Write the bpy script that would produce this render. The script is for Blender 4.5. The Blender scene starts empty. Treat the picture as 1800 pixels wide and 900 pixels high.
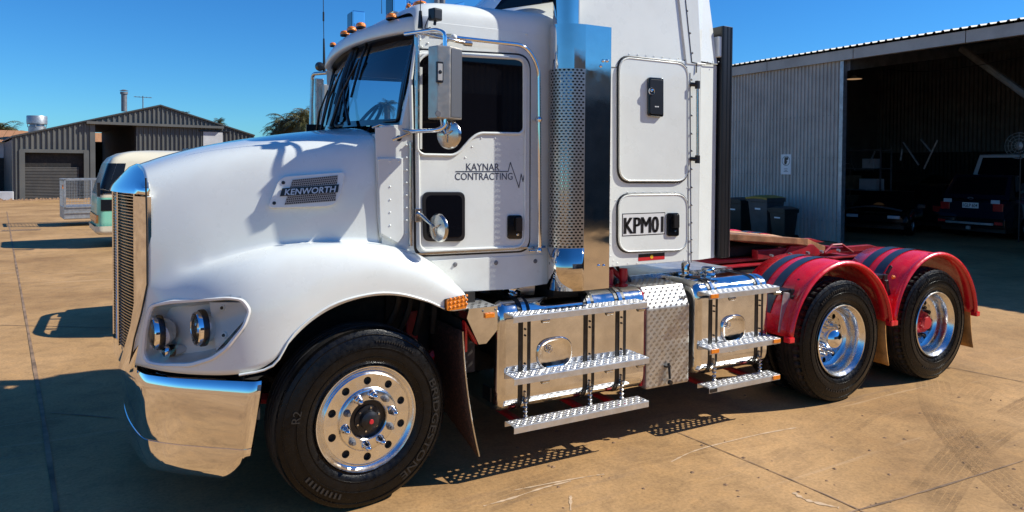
import bpy, bmesh, math, random
from mathutils import Vector, Matrix
random.seed(7)
R = math.radians
PI = math.pi
S = bpy.context.scene
C = S.collection
# ------------------------------------------------------------------ camera
CAM = Vector((-1.2031568, -3.7409277, 1.9378745))
YAW, PITCH, ROLL, FOC, PY = 0.5055986, -0.0237601, 0.0067302, 1240.0, 320.595
_f = Vector((math.sin(YAW)*math.cos(PITCH), math.cos(YAW)*math.cos(PITCH), math.sin(PITCH)))
_r0 = Vector((math.cos(YAW), -math.sin(YAW), 0)); _u0 = _r0.cross(_f)
_r = _r0*math.cos(ROLL) + _u0*math.sin(ROLL); _u = -_r0*math.sin(ROLL) + _u0*math.cos(ROLL)
cd = bpy.data.cameras.new('camera'); cam = bpy.data.objects.new('camera', cd); C.objects.link(cam)
m = Matrix((( _r.x,_u.x,-_f.x,CAM.x),(_r.y,_u.y,-_f.y,CAM.y),(_r.z,_u.z,-_f.z,CAM.z),(0,0,0,1)))
cam.matrix_world = m
cd.sensor_width = 36; cd.lens = FOC/1800*36; cd.shift_y = (PY-450)/1800; cd.clip_start = .05; cd.clip_end = 3000
S.camera = cam
# ------------------------------------------------------------------ light
SUNDIR = Vector((-1.0, .41, -.92)).normalized()      # the way the light travels
el = math.asin(-SUNDIR.z); az = math.atan2(-SUNDIR.x, -SUNDIR.y)   # azimuth from +Y towards +X
w = bpy.data.worlds.new('World'); S.world = w; w.use_nodes = True
nt = w.node_tree; bg = nt.nodes['Background']
sky = nt.nodes.new('ShaderNodeTexSky'); sky.sky_type = 'NISHITA'; sky.sun_disc = False
sky.sun_elevation = el; sky.sun_rotation = az; sky.air_density = 1.0; sky.dust_density = .05; sky.ozone_density = 3.2; sky.altitude = 0
hs = nt.nodes.new('ShaderNodeHueSaturation'); hs.inputs['Saturation'].default_value = 1.22; hs.inputs['Value'].default_value = 1.0
tn = nt.nodes.new('ShaderNodeMix'); tn.data_type = 'RGBA'; tn.blend_type = 'MULTIPLY'; tn.inputs[0].default_value = 1; tn.inputs[7].default_value = (.37,.85,1.24,1)   # deep, polarised blue of this sky
nt.links.new(sky.outputs[0], hs.inputs['Color']); nt.links.new(hs.outputs[0], tn.inputs[6]); nt.links.new(tn.outputs[2], bg.inputs['Color'])
bg.inputs['Strength'].default_value = .088
sl = bpy.data.lights.new('sun', 'SUN'); sl.energy = 5.0; sl.angle = R(.5); sl.color = (1, .968, .87)
so = bpy.data.objects.new('sun', sl); C.objects.link(so); so.rotation_euler = SUNDIR.to_track_quat('-Z', 'Y').to_euler(); so.location = (8, -5, 12)
S.view_settings.view_transform = 'Standard'; S.view_settings.look = 'None'; S.view_settings.exposure = .32; S.view_settings.gamma = 1
S.render.engine = 'CYCLES'; S.cycles.max_bounces = 8; S.cycles.transparent_max_bounces = 12

# ------------------------------------------------------------------ materials
def mat(name, col, rough=.5, metal=0, coat=0, var=0, vscale=6, bump=0, bscale=40, rvar=0, spec=.5, emit=None, dirt=None, dirtamt=0, dscale=3, aniso=0):
    m = bpy.data.materials.new(name); m.use_nodes = True; n = m.node_tree; L = n.links
    p = n.nodes['Principled BSDF']; I = p.inputs
    I['Base Color'].default_value = (*col, 1); I['Roughness'].default_value = rough; I['Metallic'].default_value = metal
    I['Coat Weight'].default_value = coat; I['Coat Roughness'].default_value = .04; I['Specular IOR Level'].default_value = spec
    tc = n.nodes.new('ShaderNodeTexCoord')
    def noise(sc, det=5, rg=.6):
        t = n.nodes.new('ShaderNodeTexNoise'); t.inputs['Scale'].default_value = sc; t.inputs['Detail'].default_value = det; t.inputs['Roughness'].default_value = rg
        L.new(tc.outputs['Object'], t.inputs['Vector']); return t
    def ramp(src, a, b, lo=.35, hi=.65):
        mr = n.nodes.new('ShaderNodeMapRange'); mr.inputs['From Min'].default_value = lo; mr.inputs['From Max'].default_value = hi
        mr.inputs['To Min'].default_value = a; mr.inputs['To Max'].default_value = b; L.new(src, mr.inputs['Value']); return mr.outputs[0]
    colout = None
    if var:
        t = noise(vscale); mx = n.nodes.new('ShaderNodeMix'); mx.data_type = 'RGBA'; mx.blend_type = 'MULTIPLY'; mx.inputs[0].default_value = 1
        mx.inputs[6].default_value = (*col, 1); v = ramp(t.outputs[0], 1-var, 1+var*.4)
        L.new(v, mx.inputs[7]); colout = mx.outputs[2]
    if dirt:
        t = noise(dscale, 8, .7); mx = n.nodes.new('ShaderNodeMix'); mx.data_type = 'RGBA'
        if colout: L.new(colout, mx.inputs[6])
        else: mx.inputs[6].default_value = (*col, 1)
        mx.inputs[7].default_value = (*dirt, 1); L.new(ramp(t.outputs[0], 0, dirtamt, .48, .7), mx.inputs[0]); colout = mx.outputs[2]
    if colout: L.new(colout, I['Base Color'])
    if rvar: L.new(ramp(noise(vscale*2.3).outputs[0], max(rough-rvar, .01), rough+rvar), I['Roughness'])
    if bump:
        b = n.nodes.new('ShaderNodeBump'); b.inputs['Strength'].default_value = bump; b.inputs['Distance'].default_value = .01
        L.new(noise(bscale).outputs[0], b.inputs['Height']); L.new(b.outputs[0], I['Normal'])
    if emit: I['Emission Color'].default_value = (*emit[0], 1); I['Emission Strength'].default_value = emit[1]
    return m
M = {}
M['white'] = mat('white_paint', (.82,.845,.80), .30, 0, .75, var=.04, vscale=2.5, rvar=.05, dirt=(.42,.36,.28), dirtamt=.12, dscale=1.6)
M['white2'] = mat('white_paint_flat', (.76,.785,.75), .33, 0, .3, var=.05, vscale=3, rvar=.06, dirt=(.45,.38,.30), dirtamt=.18, dscale=2)
M['chrome'] = mat('polished_chrome', (.86,.86,.88), .045, 1, rvar=.02, vscale=7, bump=.012, bscale=5)
M['tank'] = mat('polished_aluminium', (.78,.79,.80), .09, 1, rvar=.06, vscale=7, bump=.16, bscale=5, var=.16, dirt=(.45,.42,.38), dirtamt=.25, dscale=4)
M['stackchrome'] = mat('stainless_stack', (.70,.66,.61), .06, 1, rvar=.03, vscale=5, bump=.03, bscale=4, var=.08)
M['alu'] = mat('bare_aluminium', (.66,.66,.65), .42, .8, rvar=.08, vscale=12, var=.12, dirt=(.35,.30,.24), dirtamt=.3, dscale=9)
M['satin'] = mat('satin_steel', (.60,.59,.57), .22, 1, rvar=.08, vscale=10, var=.15)
M['rimalu'] = mat('rim_aluminium', (.80,.80,.79), .22, 1, rvar=.06, vscale=14, var=.08)
M['rubber'] = mat('tyre_rubber', (.0035,.0035,.004), .33, spec=.26, var=.3, vscale=18, bump=.15, bscale=120, rvar=.12, dirt=(.02,.015,.011), dirtamt=.18, dscale=9)
M['treadrub'] = mat('tread_rubber', (.009,.008,.0075), .6, var=.4, vscale=20, bump=.3, bscale=80, dirt=(.08,.055,.035), dirtamt=.5, dscale=7)
M['black'] = mat('black_plastic', (.012,.012,.014), .35, var=.2)
M['gloss'] = mat('gloss_black', (.006,.006,.008), .08, coat=.5)
M['dark'] = mat('dark_underbody', (.015,.013,.012), .75, var=.5, vscale=12, dirt=(.07,.045,.03), dirtamt=.5)
M['glassblk'] = mat('tinted_glass', (.004,.004,.006), .02, spec=.35)
M['red'] = mat('red_paint', (.80,.010,.022), .30, 0, .5, var=.10, vscale=7, rvar=.10, dirt=(.34,.12,.07), dirtamt=.22, dscale=14)
M['redchassis'] = mat('red_chassis_paint', (.42,.008,.02), .42, 0, .2, var=.35, vscale=8, dirt=(.10,.045,.03), dirtamt=.6, dscale=5)
M['amber'] = mat('amber_lens', (.95,.26,.01), .22, coat=.5, bump=.4, bscale=300, var=.15, vscale=60)
M['navy'] = mat('navy_stripe', (.025,.045,.075), .35, var=.2)
M['grease'] = mat('greasy_steel_plate', (.46,.23,.11), .45, .3, var=.35, vscale=6, rvar=.12, dirt=(.10,.055,.03), dirtamt=.7, dscale=5, bump=.2, bscale=18)
M['flap'] = mat('muddy_flap', (.50,.25,.07), .6, var=.45, vscale=5, dirt=(.10,.05,.02), dirtamt=.55, dscale=9, bump=.3)
M['flapdark'] = mat('dark_rubber_flap', (.03,.014,.010), .7, var=.5, vscale=60, dirt=(.24,.09,.055), dirtamt=.7, dscale=70)
M['ink'] = mat('black_lettering', (.01,.01,.012), .4)
M['ink2'] = mat('grey_blue_lettering', (.035,.045,.075), .4)
M['plate'] = mat('white_sticker', (.75,.75,.73), .4)
M['yellow'] = mat('yellow_sticker', (.85,.52,.02), .45)
M['stickred'] = mat('red_sticker', (.6,.015,.02), .45)
M['redrefl'] = mat('red_hub_paint', (.55,.02,.03), .4, var=.2)
M['cream'] = mat('cream_paint', (.72,.66,.50), .35, coat=.3, var=.08, vscale=3, dirt=(.4,.3,.18), dirtamt=.2)
M['mint'] = mat('mint_green_paint', (.25,.66,.48), .35, coat=.3, var=.1, vscale=3, dirt=(.35,.34,.24), dirtamt=.25)
M['shedgrey'] = mat('grey_green_cladding', (.105,.106,.100), .5, 0, var=.16, vscale=.8, dirt=(.2,.16,.11), dirtamt=.25, dscale=.7)
M['shedlight'] = mat('zinc_cladding', (.46,.42,.37), .5, .1, var=.18, vscale=1.2, dirt=(.24,.2,.17), dirtamt=.35, dscale=1.1)
M['rolldoor'] = mat('roller_door_grey', (.105,.10,.095), .5, var=.12, vscale=1.5, dirt=(.2,.15,.1), dirtamt=.2)
M['steel'] = mat('dull_steel', (.22,.22,.23), .5, .5, var=.3, vscale=4)
M['galv'] = mat('galvanised_steel', (.42,.43,.44), .45, .7, var=.25, vscale=9)
M['roofzinc'] = mat('zinc_roof_sheet', (.34,.33,.30), .6, .1, var=.15, vscale=.6)
M['orange'] = mat('orange_brick', (.42,.20,.09), .7, var=.2)
M['fadew'] = mat('faded_white_sheet', (.55,.55,.56), .5, var=.15, vscale=2)
M['binblk'] = mat('dark_green_bin_plastic', (.012,.016,.015), .5, var=.3, vscale=4)
M['bingrey'] = mat('grey_bin_plastic', (.05,.06,.065), .5, var=.25, vscale=4, dirt=(.1,.08,.06), dirtamt=.3)
M['binlid'] = mat('yellow_bin_lid', (.42,.27,.02), .5, var=.3, vscale=6, dirt=(.08,.06,.04), dirtamt=.5)
M['carblue'] = mat('navy_car_paint', (.010,.014,.032), .15, .3, coat=.8)
M['carblack'] = mat('black_car_paint', (.008,.008,.010), .15, .2, coat=.8)
M['carhighlight'] = mat('silver_car_highlight', (.30,.31,.33), .3, .6, coat=.5)
M['wood'] = mat('rough_timber', (.18,.12,.07), .8, var=.4, vscale=5)
M['trunk'] = mat('palm_trunk_bark', (.16,.12,.08), .85, var=.4, vscale=6, bump=.5, bscale=20)
M['clearlens'] = None
def glass(name, tint=(1,1,1), rough=.0, alpha=.2):
    m = bpy.data.materials.new(name); m.use_nodes = True; n = m.node_tree; L = n.links; out = n.nodes['Material Output']; p = n.nodes['Principled BSDF']; n.nodes.remove(p)
    tr = n.nodes.new('ShaderNodeBsdfTransparent'); tr.inputs[0].default_value = (*tint, 1); gl = n.nodes.new('ShaderNodeBsdfGlossy'); gl.inputs['Roughness'].default_value = rough
    fr = n.nodes.new('ShaderNodeFresnel'); fr.inputs[0].default_value = 1.5; ad = n.nodes.new('ShaderNodeMath'); ad.operation = 'ADD'; ad.inputs[1].default_value = alpha; ad.use_clamp = True
    mx = n.nodes.new('ShaderNodeMixShader'); L.new(fr.outputs[0], ad.inputs[0]); L.new(ad.outputs[0], mx.inputs[0]); L.new(tr.outputs[0], mx.inputs[1]); L.new(gl.outputs[0], mx.inputs[2]); L.new(mx.outputs[0], out.inputs[0]); return m
M['clear'] = glass('clear_lens', (.96,.97,.98), .01, -.02)
M['screen'] = glass('windscreen_glass', (.30,.44,.60), .0, .06)
M['dimglass'] = mat('dark_van_glass', (.008,.010,.014), .25, spec=.3)
def leafmat(name, a, b):
    m = bpy.data.materials.new(name); m.use_nodes = True; n = m.node_tree; L = n.links; p = n.nodes['Principled BSDF']; p.inputs['Roughness'].default_value = .55
    g = n.nodes.new('ShaderNodeTexCoord'); t = n.nodes.new('ShaderNodeTexNoise'); t.inputs['Scale'].default_value = 1.3; L.new(g.outputs['Object'], t.inputs[0])
    cr = n.nodes.new('ShaderNodeValToRGB'); cr.color_ramp.elements[0].position = .38; cr.color_ramp.elements[1].position = .62; cr.color_ramp.elements[0].color = (*a,1); cr.color_ramp.elements[1].color = (*b,1)
    L.new(t.outputs[0], cr.inputs[0]); L.new(cr.outputs[0], p.inputs['Base Color']); return m
M['leaf'] = leafmat('palm_foliage', (.035,.05,.012), (.13,.11,.035))
M['leafdry'] = leafmat('dry_foliage', (.09,.07,.03), (.26,.15,.05))
M['leafgreen'] = leafmat('green_foliage', (.03,.055,.015), (.09,.12,.03))

# ------------------------------------------------------------------ helpers
def at(px, py, Y):                       # the point of the plane y=Y seen in that direction (used to measure the truck's side)
    d = _f + _r*(px-900)/FOC - _u*(py-PY)/FOC
    t = (Y-CAM.y)/d.y; return CAM + t*d
def atz(px, py, Z):
    d = _f + _r*(px-900)/FOC - _u*(py-PY)/FOC
    t = (Z-CAM.z)/d.z; return CAM + t*d
def xz(px, py, Y):
    p = at(px, py, Y); return (p.x, p.z)
class MB:
    def __init__(s): s.v = []; s.f = []; s.mi = []; s.cur = 0
    def add(s, vs, fs):
        o = len(s.v); s.v += [tuple(v) for v in vs]; s.f += [tuple(i+o for i in f) for f in fs]; s.mi += [s.cur]*len(fs); return s
    def box(s, a, b, M4=None):
        x0,y0,z0 = a; x1,y1,z1 = b
        vs = [Vector(p) for p in ((x0,y0,z0),(x1,y0,z0),(x1,y1,z0),(x0,y1,z0),(x0,y0,z1),(x1,y0,z1),(x1,y1,z1),(x0,y1,z1))]
        if M4: vs = [M4 @ v for v in vs]
        return s.add(vs, [(3,2,1,0),(4,5,6,7),(0,1,5,4),(1,2,6,5),(2,3,7,6),(3,0,4,7)])
    def prism(s, pts, y0, y1, axis='y'):           # polygon in XZ (axis y), YZ (axis x) or XY (axis z)
        n = len(pts)
        def P(a, b, h): return {'y': (a, h, b), 'x': (h, a, b), 'z': (a, b, h)}[axis]
        vs = [P(a, b, y0) for a, b in pts] + [P(a, b, y1) for a, b in pts]
        return s.add(vs, [tuple(range(n)), tuple(range(2*n-1, n-1, -1))] + [(i, i+n, (i+1) % n+n, (i+1) % n) for i in range(n)])
    def tube(s, pts, r, n=10, closed=False, cap=True):
        pts = [Vector(p) for p in pts]; k = len(pts); rr = r if isinstance(r, (list, tuple)) else [r]*k
        rings = []; up = None
        for i in range(k):
            if closed: d = pts[(i+1) % k] - pts[i-1]
            else: d = pts[min(i+1, k-1)] - pts[max(i-1, 0)]
            d.normalize()
            if up is None: up = Vector((0,0,1)) if abs(d.z) < .9 else Vector((1,0,0))
            a = d.cross(up).normalized(); b = a.cross(d).normalized(); up = b
            rings.append([pts[i] + (a*math.cos(2*PI*j/n) + b*math.sin(2*PI*j/n))*rr[i] for j in range(n)])
        vs = [v for q in rings for v in q]; fs = []
        for i in range(k if closed else k-1):
            i2 = (i+1) % k
            for j in range(n): fs.append((i*n+j, i*n+(j+1) % n, i2*n+(j+1) % n, i2*n+j))
        if not closed and cap: fs += [tuple(range(n-1, -1, -1)), tuple((k-1)*n+j for j in range(n))]
        return s.add(vs, fs)
    def lathe(s, prof, n=48, c=(0,0,0), ax='y', rf=None):     # profile (radius, along)
        vs = []; fs = []; k = len(prof); c = Vector(c)
        for i, (r, h) in enumerate(prof):
            for j in range(n):
                rr = r if rf is None else rf(i, j, r); a = 2*PI*j/n
                p = {'y': (rr*math.cos(a), h, rr*math.sin(a)), 'z': (rr*math.cos(a), rr*math.sin(a), h), 'x': (h, rr*math.cos(a), rr*math.sin(a))}[ax]
                vs.append(c + Vector(p))
        for i in range(k-1):
            for j in range(n): fs.append((i*n+j, i*n+(j+1) % n, (i+1)*n+(j+1) % n, (i+1)*n+j))
        return s.add(vs, fs)
    def grid(s, rows):
        nr = len(rows); nc = len(rows[0]); vs = [p for r in rows for p in r]
        return s.add(vs, [(i*nc+j, i*nc+j+1, (i+1)*nc+j+1, (i+1)*nc+j) for i in range(nr-1) for j in range(nc-1)])
    def cyl(s, a, b, r, n=14, r2=None): return s.tube([a, b], [r, r2 if r2 is not None else r], n)
    def build(s, name, m, parent=None, smooth=None, bevel=0, seg=2, loc=None, rot=None, recalc=True, kind=None):
        me = bpy.data.meshes.new(name); me.from_pydata(s.v, [], s.f); me.update()
        mats = m if isinstance(m, (list, tuple)) else [m]
        for q in mats: me.materials.append(q)
        if len(mats) > 1: me.polygons.foreach_set('material_index', s.mi)
        bm = bmesh.new(); bm.from_mesh(me)
        if recalc: bmesh.ops.recalc_face_normals(bm, faces=bm.faces)
        if bevel:
            es = [e for e in bm.edges if e.is_manifold and e.calc_face_angle(0) > R(25)]
            bmesh.ops.bevel(bm, geom=es, offset=bevel, segments=seg, profile=.6, affect='EDGES', clamp_overlap=True)
        bm.to_mesh(me); bm.free()
        if smooth is not None:
            for p in me.polygons: p.use_smooth = True
            if smooth < 180: 
                try: me.set_sharp_from_angle(angle=R(smooth))
                except Exception: pass
        o = bpy.data.objects.new(name, me); C.objects.link(o)
        if parent: o.parent = parent
        if loc is not None: o.location = loc
        if rot is not None: o.rotation_euler = rot
        if kind: o['kind'] = kind
        return o
def rnd(pts, r, n=5):                       # round the corners of a polygon
    out = []; k = len(pts)
    for i in range(k):
        p = Vector(pts[i]); a = Vector(pts[i-1]); b = Vector(pts[(i+1) % k]); rr = r[i] if isinstance(r, (list, tuple)) else r
        da = a-p; db = b-p; la = da.length; lb = db.length
        if rr <= 0: out.append(tuple(p)); continue
        t = min(rr, la*.48, lb*.48); p0 = p+da/la*t; p1 = p+db/lb*t
        for j in range(n+1):
            u = j/n; q = p0*(1-u)**2 + p*2*u*(1-u) + p1*u*u; out.append((q.x, q.y))
    return out
def smooth_path(pts, n=8):                  # Catmull-Rom
    P = [Vector(p) for p in pts]; out = []
    for i in range(len(P)-1):
        a = P[max(i-1, 0)]; b = P[i]; c = P[i+1]; d = P[min(i+2, len(P)-1)]
        for j in range(n):
            t = j/n; out.append(.5*((2*b) + (c-a)*t + (2*a-5*b+4*c-d)*t*t + (-a+3*b-3*c+d)*t**3))
    out.append(P[-1]); return out
def corner_path(pts, r, n=6):               # polyline with rounded bends
    P = [Vector(p) for p in pts]; out = [P[0]]
    for i in range(1, len(P)-1):
        p = P[i]; da = P[i-1]-p; db = P[i+1]-p; t = min(r, da.length*.48, db.length*.48); p0 = p+da.normalized()*t; p1 = p+db.normalized()*t
        for j in range(n+1):
            u = j/n; out.append(p0*(1-u)**2+p*2*u*(1-u)+p1*u*u)
    out.append(P[-1]); return out
def perf(mb, P, nu, nv, rad=.3, N=8, stagger=True, rv=None):        # perforated sheet: P(u,v) -> point, nu x nv cells in 0..1
    rv = rv if rv is not None else rad
    per = [(.5,0),(.5,.5),(0,.5),(-.5,.5),(-.5,0),(-.5,-.5),(0,-.5),(.5,-.5)]
    for j in range(nv):
        off = .5 if (stagger and j % 2) else 0
        cells = [(i+.5+off) for i in range(nu - (1 if off else 0))]
        if off:
            for a, b in ((0,.5),(nu-.5,nu)): mb.add([P(a/nu,j/nv),P(b/nu,j/nv),P(b/nu,(j+1)/nv),P(a/nu,(j+1)/nv)], [(0,1,2,3)])
        for cu in cells:
            cv = j+.5; vs = []
            for q in range(8):
                a, b = per[q]; vs.append(P((cu+a)/nu, (cv+b)/nv))
            for q in range(8):
                an = 2*PI*q/8; vs.append(P((cu+rad*math.cos(an))/nu, (cv+rv*math.sin(an))/nv))
            mb.add(vs, [(q, (q+1) % 8, 8+(q+1) % 8, 8+q) for q in range(8)])
def thing(name, label, cat, loc=(0,0,0), rz=0, group=None):
    o = bpy.data.objects.new(name, None); C.objects.link(o); o.location = loc; o.rotation_euler = (0,0,rz); o.empty_display_size = .3
    return tag(o, label, cat, group)
def tag(o, label, cat, group=None):
    o['label'] = label; o['category'] = cat
    if group: o['group'] = group
    return o
def struct(o): o['kind'] = 'structure'; return o
def copyo(o, parent=None, loc=None, rz=None):
    c = o.copy(); C.objects.link(c)
    if parent: c.parent = parent
    if loc is not None: c.location = loc
    if rz is not None: c.rotation_euler.z = rz
    return c
def copytree(o, parent=None, loc=None, rz=None):
    kids = list(o.children); c = copyo(o, parent, loc, rz)
    for k in kids: copytree(k, c)
    return c
def mirror(o):                                  # the same part on the far side of the truck
    kids = list(o.children); c = o.copy(); C.objects.link(c)
    c.location.y = 2.5 - c.location.y; c.scale.y = -c.scale.y; c.rotation_euler.z = -c.rotation_euler.z
    for k in kids: copytree(k, c)
    return c
def text(s, size, ext=.002, narrow=1, bevel=0, shear=0, sp=1, bold=0):
    cu = bpy.data.curves.new('lettering', 'FONT'); cu.body = s; cu.size = size; cu.extrude = ext; cu.bevel_depth = bevel; cu.shear = shear; cu.space_character = sp; cu.resolution_u = 3; cu.offset = bold
    cu.align_x = 'CENTER'; cu.align_y = 'CENTER'
    o = bpy.data.objects.new('lettering', cu); C.objects.link(o); dg = bpy.context.evaluated_depsgraph_get()
    me = bpy.data.meshes.new_from_object(o.evaluated_get(dg)); bpy.data.objects.remove(o)
    vs = [v.co.copy() for v in me.vertices]
    for v in vs: v.x *= narrow
    fs = [tuple(p.vertices) for p in me.polygons]; return vs, fs
def sidetext(name, s, w, h, px, py, Y, m, parent, ext=.002, fat=0, **k):     # lettering on a plane facing -Y, scaled to width w, height h
    vs, fs = text(s, 1, .5, **k)
    x0 = min(v.x for v in vs); x1 = max(v.x for v in vs); y0 = min(v.y for v in vs); y1 = max(v.y for v in vs)
    c = at(px, py, Y); mb = MB()
    for q in ((-fat, -fat*.5, 0, fat*.5, fat) if fat else (0,)): mb.add([(c.x + q + ((v.x-x0)/(x1-x0)-.5)*w, Y - v.z*2*ext - abs(q)*.03, c.z + ((v.y-y0)/(y1-y0)-.5)*h) for v in vs], fs)
    return mb.build(name, m, parent, recalc=False)

# ================================================================== GROUND
def groundmat():
    m = bpy.data.materials.new('tan_concrete'); m.use_nodes = True; n = m.node_tree; L = n.links; p = n.nodes['Principled BSDF']
    tc = n.nodes.new('ShaderNodeTexCoord')
    def N(sc, det, rg=.6, vec=None, dist=0):
        t = n.nodes.new('ShaderNodeTexNoise'); t.inputs['Scale'].default_value = sc; t.inputs['Detail'].default_value = det; t.inputs['Roughness'].default_value = rg; t.inputs['Distortion'].default_value = dist
        L.new(vec or tc.outputs['Object'], t.inputs[0]); return t.outputs[0]
    def rampc(src, stops):
        c = n.nodes.new('ShaderNodeValToRGB'); r = c.color_ramp
        r.elements[0].position = stops[0][0]; r.elements[0].color = (*stops[0][1],1); r.elements[1].position = stops[-1][0]; r.elements[1].color = (*stops[-1][1],1)
        for a, b in stops[1:-1]: e = r.elements.new(a); e.color = (*b,1)
        L.new(src, c.inputs[0]); return c.outputs[0]
    def mix(a, b, f, mode='MIX'):
        x = n.nodes.new('ShaderNodeMix'); x.data_type = 'RGBA'; x.blend_type = mode
        L.new(a, x.inputs[6]); L.new(b, x.inputs[7])
        if isinstance(f, float): x.inputs[0].default_value = f
        else: L.new(f, x.inputs[0])
        return x.outputs[2]
    base = rampc(N(.55, 6, .55), [(.32,(.30,.168,.070)),(.5,(.41,.240,.102)),(.68,(.51,.305,.138))])
    fine = rampc(N(45, 4, .7), [(.3,(.72,.72,.72)),(.55,(1,1,1)),(.75,(1.12,1.12,1.12))])
    c = mix(base, fine, 1.0, 'MULTIPLY')
    mid = rampc(N(5, 8, .7, dist=.4), [(.35,(.80,.80,.81)),(.5,(1,1,1)),(.68,(1.13,1.10,1.05))])
    c = mix(c, mid, 1.0, 'MULTIPLY')
    stain = n.nodes.new('ShaderNodeMapRange'); stain.inputs[1].default_value = .60; stain.inputs[2].default_value = .75; L.new(N(.9, 9, .72, dist=.7), stain.inputs[0])
    g = n.nodes.new('ShaderNodeRGB'); g.outputs[0].default_value = (.22,.145,.095,1)
    st = n.nodes.new('ShaderNodeMath'); st.operation = 'MULTIPLY'; st.inputs[1].default_value = .35; L.new(stain.outputs[0], st.inputs[0]); c = mix(c, g.outputs[0], st.outputs[0])
    # long sweeping tyre marks and scrapes
    def streak(rot, sc, lo, hi, amt, col):
        mp = n.nodes.new('ShaderNodeMapping'); mp.inputs['Rotation'].default_value = (0,0,rot); mp.inputs['Scale'].default_value = sc; L.new(tc.outputs['Object'], mp.inputs[0])
        r = n.nodes.new('ShaderNodeMapRange'); r.inputs[1].default_value = lo; r.inputs[2].default_value = hi; r.inputs[4].default_value = amt; L.new(N(1, 5, .65, mp.outputs[0], .35), r.inputs[0])
        q = n.nodes.new('ShaderNodeRGB'); q.outputs[0].default_value = (*col,1); return r.outputs[0], q.outputs[0]
    for a in ((R(-8),(.35,5,1),.60,.72,.45,(.19,.125,.085)), (R(20),(.3,9,1),.63,.70,.35,(.62,.44,.28)), (R(70),(.3,6,1),.62,.72,.3,(.22,.15,.10)), (R(-25),(.2,14,1),.66,.72,.5,(.66,.50,.34))):
        f, q = streak(*a); c = mix(c, q, f)
    vo = n.nodes.new('ShaderNodeTexVoronoi'); vo.inputs['Scale'].default_value = 7; L.new(tc.outputs['Object'], vo.inputs[0])
    vr = n.nodes.new('ShaderNodeMapRange'); vr.inputs[1].default_value = .045; vr.inputs[2].default_value = .03; vr.inputs[3].default_value = 0; vr.inputs[4].default_value = .55; L.new(vo.outputs[0], vr.inputs[0])
    d = n.nodes.new('ShaderNodeRGB'); d.outputs[0].default_value = (.12,.075,.05,1); c = mix(c, d.outputs[0], vr.outputs[0])
    L.new(c, p.inputs['Base Color']); p.inputs['Roughness'].default_value = .82; p.inputs['Specular IOR Level'].default_value = .25
    b = n.nodes.new('ShaderNodeBump'); b.inputs['Strength'].default_value = .35; b.inputs['Distance'].default_value = .004; L.new(N(30, 6, .7), b.inputs['Height']); L.new(b.outputs[0], p.inputs['Normal'])
    return m
M['ground'] = groundmat()
struct(MB().add([(-1500,-1500,0),(1500,-1500,0),(1500,1500,0),(-1500,1500,0)], [(0,1,2,3)]).build('ground', M['ground']))
M['joint'] = mat('joint_filler', (.27,.17,.10), .9, var=.5, vscale=4)
M['gravel'] = mat('rough_joint_dirt', (.30,.175,.095), .95, var=.5, vscale=12)
def strip(name, pts, wd, z, m, jit=0, mark='structure'):
    pts = smooth_path([Vector((p[0], p[1], z)) for p in pts], 10); L_ = []; Rr = []
    for i, p in enumerate(pts):
        d = (pts[min(i+1, len(pts)-1)] - pts[max(i-1, 0)]).normalized(); nn = Vector((-d.y, d.x, 0)); ww = wd*(.5+random.uniform(-jit, jit))
        L_.append(p+nn*ww); Rr.append(p-nn*ww)
    o = MB().grid([L_, Rr]).build(name, m, recalc=False); o['kind'] = mark; return o
def gpt(a, b): p = atz(a, b, 0); return (p.x, p.y)
strip('expansion_joint', [gpt(1190,760), gpt(1340,822), gpt(1500,892), gpt(1560,925)], .010, .004, M['joint'], .2)
strip('expansion_joint', [gpt(1600,632), gpt(1690,650), gpt(1800,672), gpt(1900,692)], .012, .004, M['joint'], .2)
strip('expansion_joint', [gpt(1480,905), gpt(1640,860), gpt(1800,810)], .012, .004, M['joint'], .3)
strip('concrete_seam', [gpt(12,372), gpt(22,430), gpt(42,540), gpt(70,700), gpt(100,900)], .028, .004, M['joint'], .12)
strip('expansion_joint', [gpt(0,572), gpt(90,574), gpt(200,577)], .02, .0045, M['joint'], .2)
strip('expansion_joint', [gpt(0,402), gpt(100,403), gpt(200,404)], .015, .0045, M['joint'], .2)
strip('expansion_joint', [gpt(90,726), gpt(200,735)], .012, .0045, M['joint'], .2)
M['scuff'] = mat('pale_scrape', (.60,.42,.26), .9, var=.2, vscale=20)
for pts, wd in (([(850,890),(900,876),(955,858),(1003,846)], .012), ([(1395,866),(1420,880),(1475,893)], .02), ([(1003,872),(1003,898)], .012), ([(905,862),(1010,842),(1062,834)], .010), ([(1180,812),(1230,790),(1330,765),(1400,752)], .010)):
    strip('scrape_mark', [gpt(*q) for q in pts], wd, .0025, M['scuff'], .45)
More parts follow.
